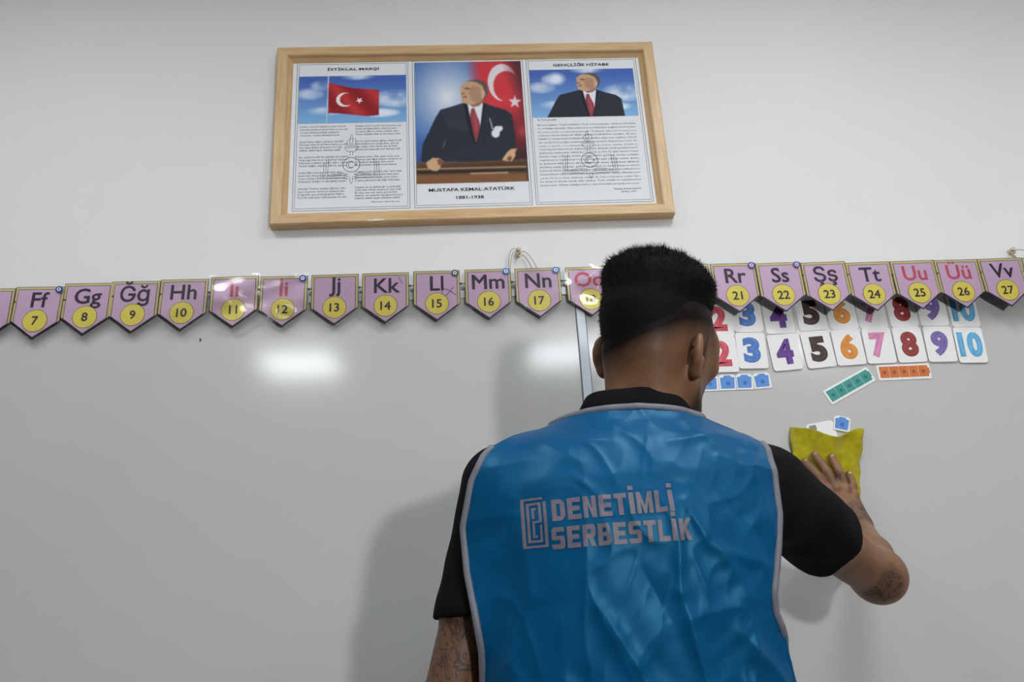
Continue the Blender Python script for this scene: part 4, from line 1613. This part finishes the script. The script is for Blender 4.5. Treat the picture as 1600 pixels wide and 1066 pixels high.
def creases(x, z):
    y = np.zeros_like(x)
    for (x0, z0, x1, z1, hgt, wd) in CREASE:
        dx, dz = x1 - x0, z1 - z0
        t = np.clip(((x - x0) * dx + (z - z0) * dz) / (dx * dx + dz * dz), 0, 1)
        d = np.hypot(x - x0 - t * dx, z - z0 - t * dz)
        y += hgt * (.45 * np.exp(-(d / wd) ** 2) + .55 * np.exp(-np.sqrt((d / (wd * .45)) ** 2 + .08))) * (.35 + .65 * np.sin(PI * np.clip(t, .12, .88)))
    y += .0006 * np.sin(x * 90 + 1.7 * np.sin(z * 40)) * np.sin(z * 55 + x * 30)
    y += .0003 * np.sin(x * 160 - z * 120 + 2 * np.sin(z * 70 + x * 20)) * np.clip((x - .25) * 8 + .4, .2, 1)
    g_ = np.random.default_rng(5).random((64, 64))

    def vn(u, v):
        u, v = u % 62, v % 62
        i, j = u.astype(int), v.astype(int)
        fu, fv = u - i, v - j
        fu, fv = fu * fu * (3 - 2 * fu), fv * fv * (3 - 2 * fv)
        return (g_[j, i] * (1 - fu) + g_[j, i + 1] * fu) * (1 - fv) + (g_[j + 1, i] * (1 - fu) + g_[j + 1, i + 1] * fu) * fv
    for sc, am, sh in ((22, .0019, .35), (40, .0008, -.4), (14, .0026, -.15)):
        n1 = vn((x + sh * z) * sc + 30, (z - .2 * x) * sc * .55 + 9)
        y += am * (1 - np.abs(2 * n1 - 1)) ** 4
    return y


def panel(side):
    """side -1: back (towards the camera), +1: front"""
    ss = np.linspace(0, 1, NX)
    tt_ = 1 - (1 - np.linspace(0, 1, NZ)) ** 1.25
    xt = .036 + (.414 - .036) * ss
    zt = np.interp(xt, TOPX, TOPZ)
    if side > 0:                       # lower neckline in front
        zt = zt - .09 * np.exp(-((xt - .24) / .07) ** 4)
    S_, T_ = np.meshgrid(ss, tt_)
    Z = .72 + (zt[None] - .72) * T_
    le = .72 + (1.400 - .72) * T_
    re = .72 + (1.386 - .72) * T_
    xl = np.interp(le, LZ, LX)
    xr = np.interp(re, RZ, RX)
    X = xl + (xr - xl) * S_
    P_ = np.stack([X.ravel(), np.full(X.size, -.54 + side * .30), Z.ravel()], 1)
    stop = -.550 - side * -.006
    for _ in range(90):
        d = support(P_) - .006
        P_[:, 1] -= side * np.clip(d, -.02, .05) * .55
        P_[:, 1] = np.maximum(P_[:, 1], stop) if side > 0 else np.minimum(P_[:, 1], stop)
    Y = P_[:, 1].reshape(X.shape)
    # soften the hung cloth
    for _ in range(10):
        Yp = np.pad(Y, 1, mode='edge')
        Y = (Yp[:-2, 1:-1] + Yp[2:, 1:-1] + Yp[1:-1, :-2] + Yp[1:-1, 2:] + 2 * Y) / 6
    if side < 0:
        Y = Y - creases(X, Z) - .002
    else:
        Y = Y + .002
    return X, Y, Z


def vest_mesh():
    Vs, Fs = [], []
    n0 = 0
    keep = None
    for side in (-1, 1):
        X, Y, Z = panel(side)
        if side < 0:
            keep = (X, Y, Z)
        idx = np.arange(NX * NZ).reshape(NZ, NX) + n0
        q_ = np.stack([idx[:-1, :-1].ravel(), idx[:-1, 1:].ravel(), idx[1:, 1:].ravel(), idx[1:, :-1].ravel()], 1)
        if side > 0:
            q_ = q_[:, ::-1]
        Vs.append(np.stack([X.ravel(), Y.ravel(), Z.ravel()], 1))
        Fs.append(q_)
        n0 += NX * NZ
    return np.concatenate(Vs), np.concatenate(Fs), keep


vV, vF, (BX, BY, BZ) = vest_mesh()
M_VEST = mat('blue_polyester', (6, 75, 119), rough=.38, spec=.34, noise=.05, nscale=14, bump=.10, bscale=700)
M_VEST.node_tree.nodes['Principled BSDF'].inputs['Specular Tint'].default_value = (.22, .72, 1.0, 1)   # satin weave reflects bluish
me = npmesh('vest', vV, vF)
vesto = wear('vest', me, M_VEST)
sm = vesto.modifiers.new('thickness', 'SOLIDIFY')
sm.thickness = .0012
sm.offset = -1
M_TRIM = mat('grey_binding', (106, 108, 118), rough=.5, noise=.06, nscale=200)


def trim(pts, r, name):
    bm = bmesh.new()
    add_tube(bm, pts, r, 8, False, .55)
    return wear(name, bm, M_TRIM, vesto)


kz = np.argmin(np.abs(BZ[:, 0] - 1.02))
trim([(BX[i, 0] + .0018, BY[i, 0] - .0014, BZ[i, 0]) for i in range(kz, NZ, 2)] + [(BX[-1, 0] + .002, BY[-1, 0] + .012, BZ[-1, 0] + .002)], .0048, 'armhole_trim')
kz = np.argmin(np.abs(BZ[:, -1] - 1.135))
trim([(BX[kz, -1] + .010, BY[kz, -1] + .035, BZ[kz, -1] - .022), (BX[kz, -1] + .003, BY[kz, -1] + .010, BZ[kz, -1] - .008)] + [(BX[i, -1] - .0018, BY[i, -1] - .0014, BZ[i, -1]) for i in range(kz, NZ, 2)] + [(BX[-1, -1] - .002, BY[-1, -1] + .012, BZ[-1, -1] + .002)], .0048, 'armhole_trim')
k0 = int(np.argmin(np.abs(BX[-1] - .126)))
k1 = int(np.argmin(np.abs(BX[-1] - .338)))
trim([(BX[-1, k0] - .003, BY[-1, k0] + .004, BZ[-1, k0] - .010)] + [(BX[-1, k], BY[-1, k] - .0016, BZ[-1, k] - .002) for k in range(k0, k1, 3)] + [(BX[-1, k1] + .004, BY[-1, k1] + .012, BZ[-1, k1])], .0048, 'neck_trim')

# ---- print on the back of the vest
bvh = BVHTree.FromPolygons([tuple(v) for v in np.stack([BX.ravel(), BY.ravel(), BZ.ravel()], 1)],
                           [tuple(int(c) for c in f_) for f_ in vF[:(NX - 1) * (NZ - 1)]])
M_VPRINT = mat('vest_print_grey', (104, 97, 110), rough=.5, noise=.12, nscale=120)


def on_vest(me, name, x0, x1, z0, z1, slant):
    """fit a flat mesh into the box on the back panel and lay it onto the cloth"""
    fit_mesh(me, x1 - x0, z1 - z0, (x0 + x1) / 2, (z0 + z1) / 2)
    bm = bmesh.new()
    bm.from_mesh(me)
    bm.normal_update()
    bmesh.ops.reverse_faces(bm, faces=[f_ for f_ in bm.faces if f_.normal.y > 0])
    bmesh.ops.triangulate(bm, faces=bm.faces)
    for _ in range(4):
        es = [e for e in bm.edges if e.calc_length() > .0045]
        if not es:
            break
        bmesh.ops.subdivide_edges(bm, edges=es, cuts=1)
        bmesh.ops.triangulate(bm, faces=bm.faces)
    for v in bm.verts:
        z = v.co.z + slant * (v.co.x - (x0 + x1) / 2)
        hit = bvh.ray_cast(Vector((v.co.x, -1.0, z)), Vector((0, 1, 0)))
        if hit[0] is not None:
            v.co = hit[0] + Vector((0, -.0011, 0))
    for f_ in bm.faces:
        f_.smooth = True
    return wear(name, bm, M_VPRINT, vesto)


GLY = {  # block capitals: polygons in a unit box
    'D': [[(0, 0), (.36, 0), (.36, 1), (0, 1)], [(.36, 0), (.72, 0), (1, .2), (.64, .22), (.36, .22)], [(.64, .22), (1, .2), (1, .8), (.64, .78)], [(.36, .78), (.64, .78), (1, .8), (.72, 1), (.36, 1)]],
    'E': [[(0, 0), (.38, 0), (.38, 1), (0, 1)], [(.38, 0), (1, 0), (1, .22), (.38, .22)], [(.38, .39), (.92, .39), (.92, .61), (.38, .61)], [(.38, .78), (1, .78), (1, 1), (.38, 1)]],
    'N': [[(0, 0), (.34, 0), (.34, 1), (0, 1)], [(.66, 0), (1, 0), (1, 1), (.66, 1)], [(.34, .62), (.66, 0), (.66, .40), (.34, 1)]],
    'T': [[(0, .78), (1, .78), (1, 1), (0, 1)], [(.31, 0), (.69, 0), (.69, .78), (.31, .78)]],
    'İ': [[(0, 0), (1, 0), (1, 1), (0, 1)], [(0, 1.12), (1, 1.12), (1, 1.32), (0, 1.32)]],
    'M': [[(0, 0), (.26, 0), (.26, 1), (0, 1)], [(.74, 0), (1, 0), (1, 1), (.74, 1)], [(.26, .55), (.42, 0), (.5, .35), (.26, 1)], [(.42, 0), (.58, 0), (.5, .35)], [(.58, 0), (.74, .55), (.74, 1), (.5, .35)]],
    'L': [[(0, 0), (.38, 0), (.38, 1), (0, 1)], [(.38, 0), (1, 0), (1, .23), (.38, .23)]],
    'S': [[(0, .12), (.12, 0), (.88, 0), (1, .12), (.64, .22), (0, .22)], [(.64, .22), (1, .12), (1, .50), (.88, .60), (.64, .40)], [(0, .50), (.12, .40), (.64, .40), (.88, .60), (.36, .60)], [(0, .50), (.36, .60), (.36, .78), (0, .88)], [(0, .88), (.36, .78), (1, .78), (.96, 1), (.12, 1)]],
    'R': [[(0, 0), (.36, 0), (.36, 1), (0, 1)], [(.36, .78), (.64, .78), (1, .86), (.86, 1), (.36, 1)], [(.64, .58), (.86, .42), (1, .54), (1, .86), (.64, .78)], [(.36, .38), (.74, .38), (.86, .42), (.64, .58), (.36, .58)], [(.62, 0), (1, 0), (.80, .38), (.46, .38)]],
    'B': [[(0, 0), (.36, 0), (.36, 1), (0, 1)], [(.36, .80), (.92, .80), (.84, 1), (.36, 1)], [(.36, .41), (.92, .41), (.92, .60), (.36, .60)], [(.36, 0), (.84, 0), (1, .20), (.36, .20)], [(.64, .60), (.92, .60), (.92, .80), (.64, .80)], [(.64, .20), (1, .20), (1, .36), (.92, .41), (.64, .41)]],
    'K': [[(0, 0), (.36, 0), (.36, 1), (0, 1)], [(.36, .42), (.56, .52), (1, 1), (.62, 1), (.36, .66)], [(.62, 0), (1, 0), (.60, .58), (.36, .42)]]}
GW = {'İ': .36, 'M': 1.12, 'L': .80, 'T': .88}


def block_text(body):
    bm = bmesh.new()
    x = 0.0
    for ch in body:
        gw = GW.get(ch, .92) * .78
        for pl in GLY[ch]:
            bm.faces.new([bm.verts.new((x + px * gw, 0, pz)) for px, pz in pl])
        x += gw + .13
    me_ = bpy.data.meshes.new('block_text')
    bm.to_mesh(me_)
    bm.free()
    return me_


on_vest(block_text('DENETİMLİ'), 'print_lettering', .1065, .2605, 1.2870, 1.3235, .02)
on_vest(block_text('SERBESTLİK'), 'print_lettering', .104, .279, 1.2515, 1.2870, .008)
lb = bmesh.new()


def bar(x0, x1, z0, z1):
    n1, n2 = max(1, int((x1 - x0) / .004)), max(1, int((z1 - z0) / .004))
    for i in range(n1):
        for j in range(n2):
            xa, xb = x0 + (x1 - x0) * i / n1, x0 + (x1 - x0) * (i + 1) / n1
            za, zb = z0 + (z1 - z0) * j / n2, z0 + (z1 - z0) * (j + 1) / n2
            lb.faces.new([lb.verts.new(p_) for p_ in ((xa, 0, za), (xb, 0, za), (xb, 0, zb), (xa, 0, zb))])


for (a, b_, c, d) in ((0, .032, 0, .003), (0, .028, .061, .064), (0, .0045, .003, .061), (.028, .032, .003, .058), (.007, .0255, .0065, .0095), (.007, .0255, .0545, .0575), (.007, .0105, .0095, .0545),
                      (.022, .0255, .034, .0545), (.0135, .0255, .031, .034), (.0135, .0165, .0125, .031), (.0135, .0165, .037, .051), (.0225, .0255, .0095, .028), (.0165, .0195, .0125, .0155), (.0165, .0195, .048, .051)):
    bar(a, b_, c, d)
lm_ = bpy.data.meshes.new('logo')
lb.to_mesh(lm_)
lb.free()
on_vest(lm_, 'print_logo', .068, .100, 1.2545, 1.3185, .01)

# ---- trousers and shoes
tr = Shape()
HIP = V3(.216, -.545, .90)
tr.add(ell(HIP + V3(0, 0, .02), (.178, .128, .11)), .02)
for s in (-1, 1):
    hp = HIP + V3(s * .085, 0, -.05)
    kn = V3(.216 + s * .105, -.52, .50)
    an = V3(.216 + s * .115, -.56, .085)
    tr.add(cap(hp, kn, .092, .066), .05)
    tr.add(cap(kn, an, .066, .056), .03)
lo, hi = tr.bounds()
pV, pF = polygonise(lambda P: tr(P) + .002 * np.sin(P[:, 2] * 50 + 3 * np.sin(P[:, 0] * 20)), lo, hi, .009)
wear('trousers', npmesh('trousers', pV, pF), mat('dark_denim', (34, 38, 50), rough=.9, noise=.15, nscale=200))
for s in (-1, 1):
    an = V3(.216 + s * .118, -.555, 0)
    sh = Shape()
    sh.add(ell(an + V3(0, .02, .045), (.046, .075, .045)), .02)
    sh.add(ell(an + V3(s * .004, .10, .030), (.046, .095, .032)), .03)
    sh.add(((lambda P: P[:, 2] - .002), V3(-9, -9, -9), V3(9, 9, 9)), .001, 'c')
    lo, hi = sh.bounds()
    sV_, sF_ = polygonise(sh, lo, hi, .007)
    wear('shoe', npmesh('shoe', sV_, sF_), mat('shoe_black', (24, 24, 26), rough=.5))

# ------------------------------------------------------------------ yellow cloth under his hand
nx, nz = 56, 64
CU = np.linspace(0, 1, nx)
CVv = np.linspace(0, 1, nz)
U_, W_g = np.meshgrid(CU, CVv)
xl = .6985 - .012 * W_g
xr = .8575 - .040 * W_g
ztop = 1.5425 - .0095 * U_ - .0215 * np.exp(-((U_ - .60) / .20) ** 2) - .005 * np.exp(-((U_ - .35) / .12) ** 2)
zbot = 1.372 + 0 * U_
cX = xl + (xr - xl) * U_ + .0016 * np.sin(W_g * 23 + 1)
cZ = ztop + (zbot - ztop) * W_g
press = np.exp(-((cX - .760) / .07) ** 4 - ((cZ - 1.42) / .07) ** 4)
fold = .0035 * np.sin((cX - .75) * 75 + (cZ - 1.5) * 45) + .003 * np.sin((cX - .8) * 120 - (cZ - 1.45) * 60)
sag = .010 * np.exp(-((U_ - .58) / .22) ** 2) * np.exp(-W_g / .10)
cY = -.0262 - (fold + .003) * (1 - press) - sag * .8 * (1 - press)
cY = np.minimum(cY, -.0240)
idx = np.arange(nx * nz).reshape(nz, nx)
cF = np.stack([idx[1:, :-1].ravel(), idx[1:, 1:].ravel(), idx[:-1, 1:].ravel(), idx[:-1, :-1].ravel()], 1)
ctr = V3(.775, -.029, 1.45)
me = npmesh('cleaning_cloth', np.stack([cX.ravel(), cY.ravel(), cZ.ravel()], 1) - ctr, cF)
M_CLOTH = mat('yellow_microfibre', (164, 153, 16), rough=.95, spec=.1, noise=.18, nscale=70, sheen=.4, bump=.6, bscale=500)
cl = tag(obj('cleaning_cloth', me, M_CLOTH, None, tuple(ctr)), 'yellow cleaning cloth pressed to the whiteboard under a hand', 'cloth')
so_ = cl.modifiers.new('thickness', 'SOLIDIFY')
so_.thickness = .0032
so_.offset = -1
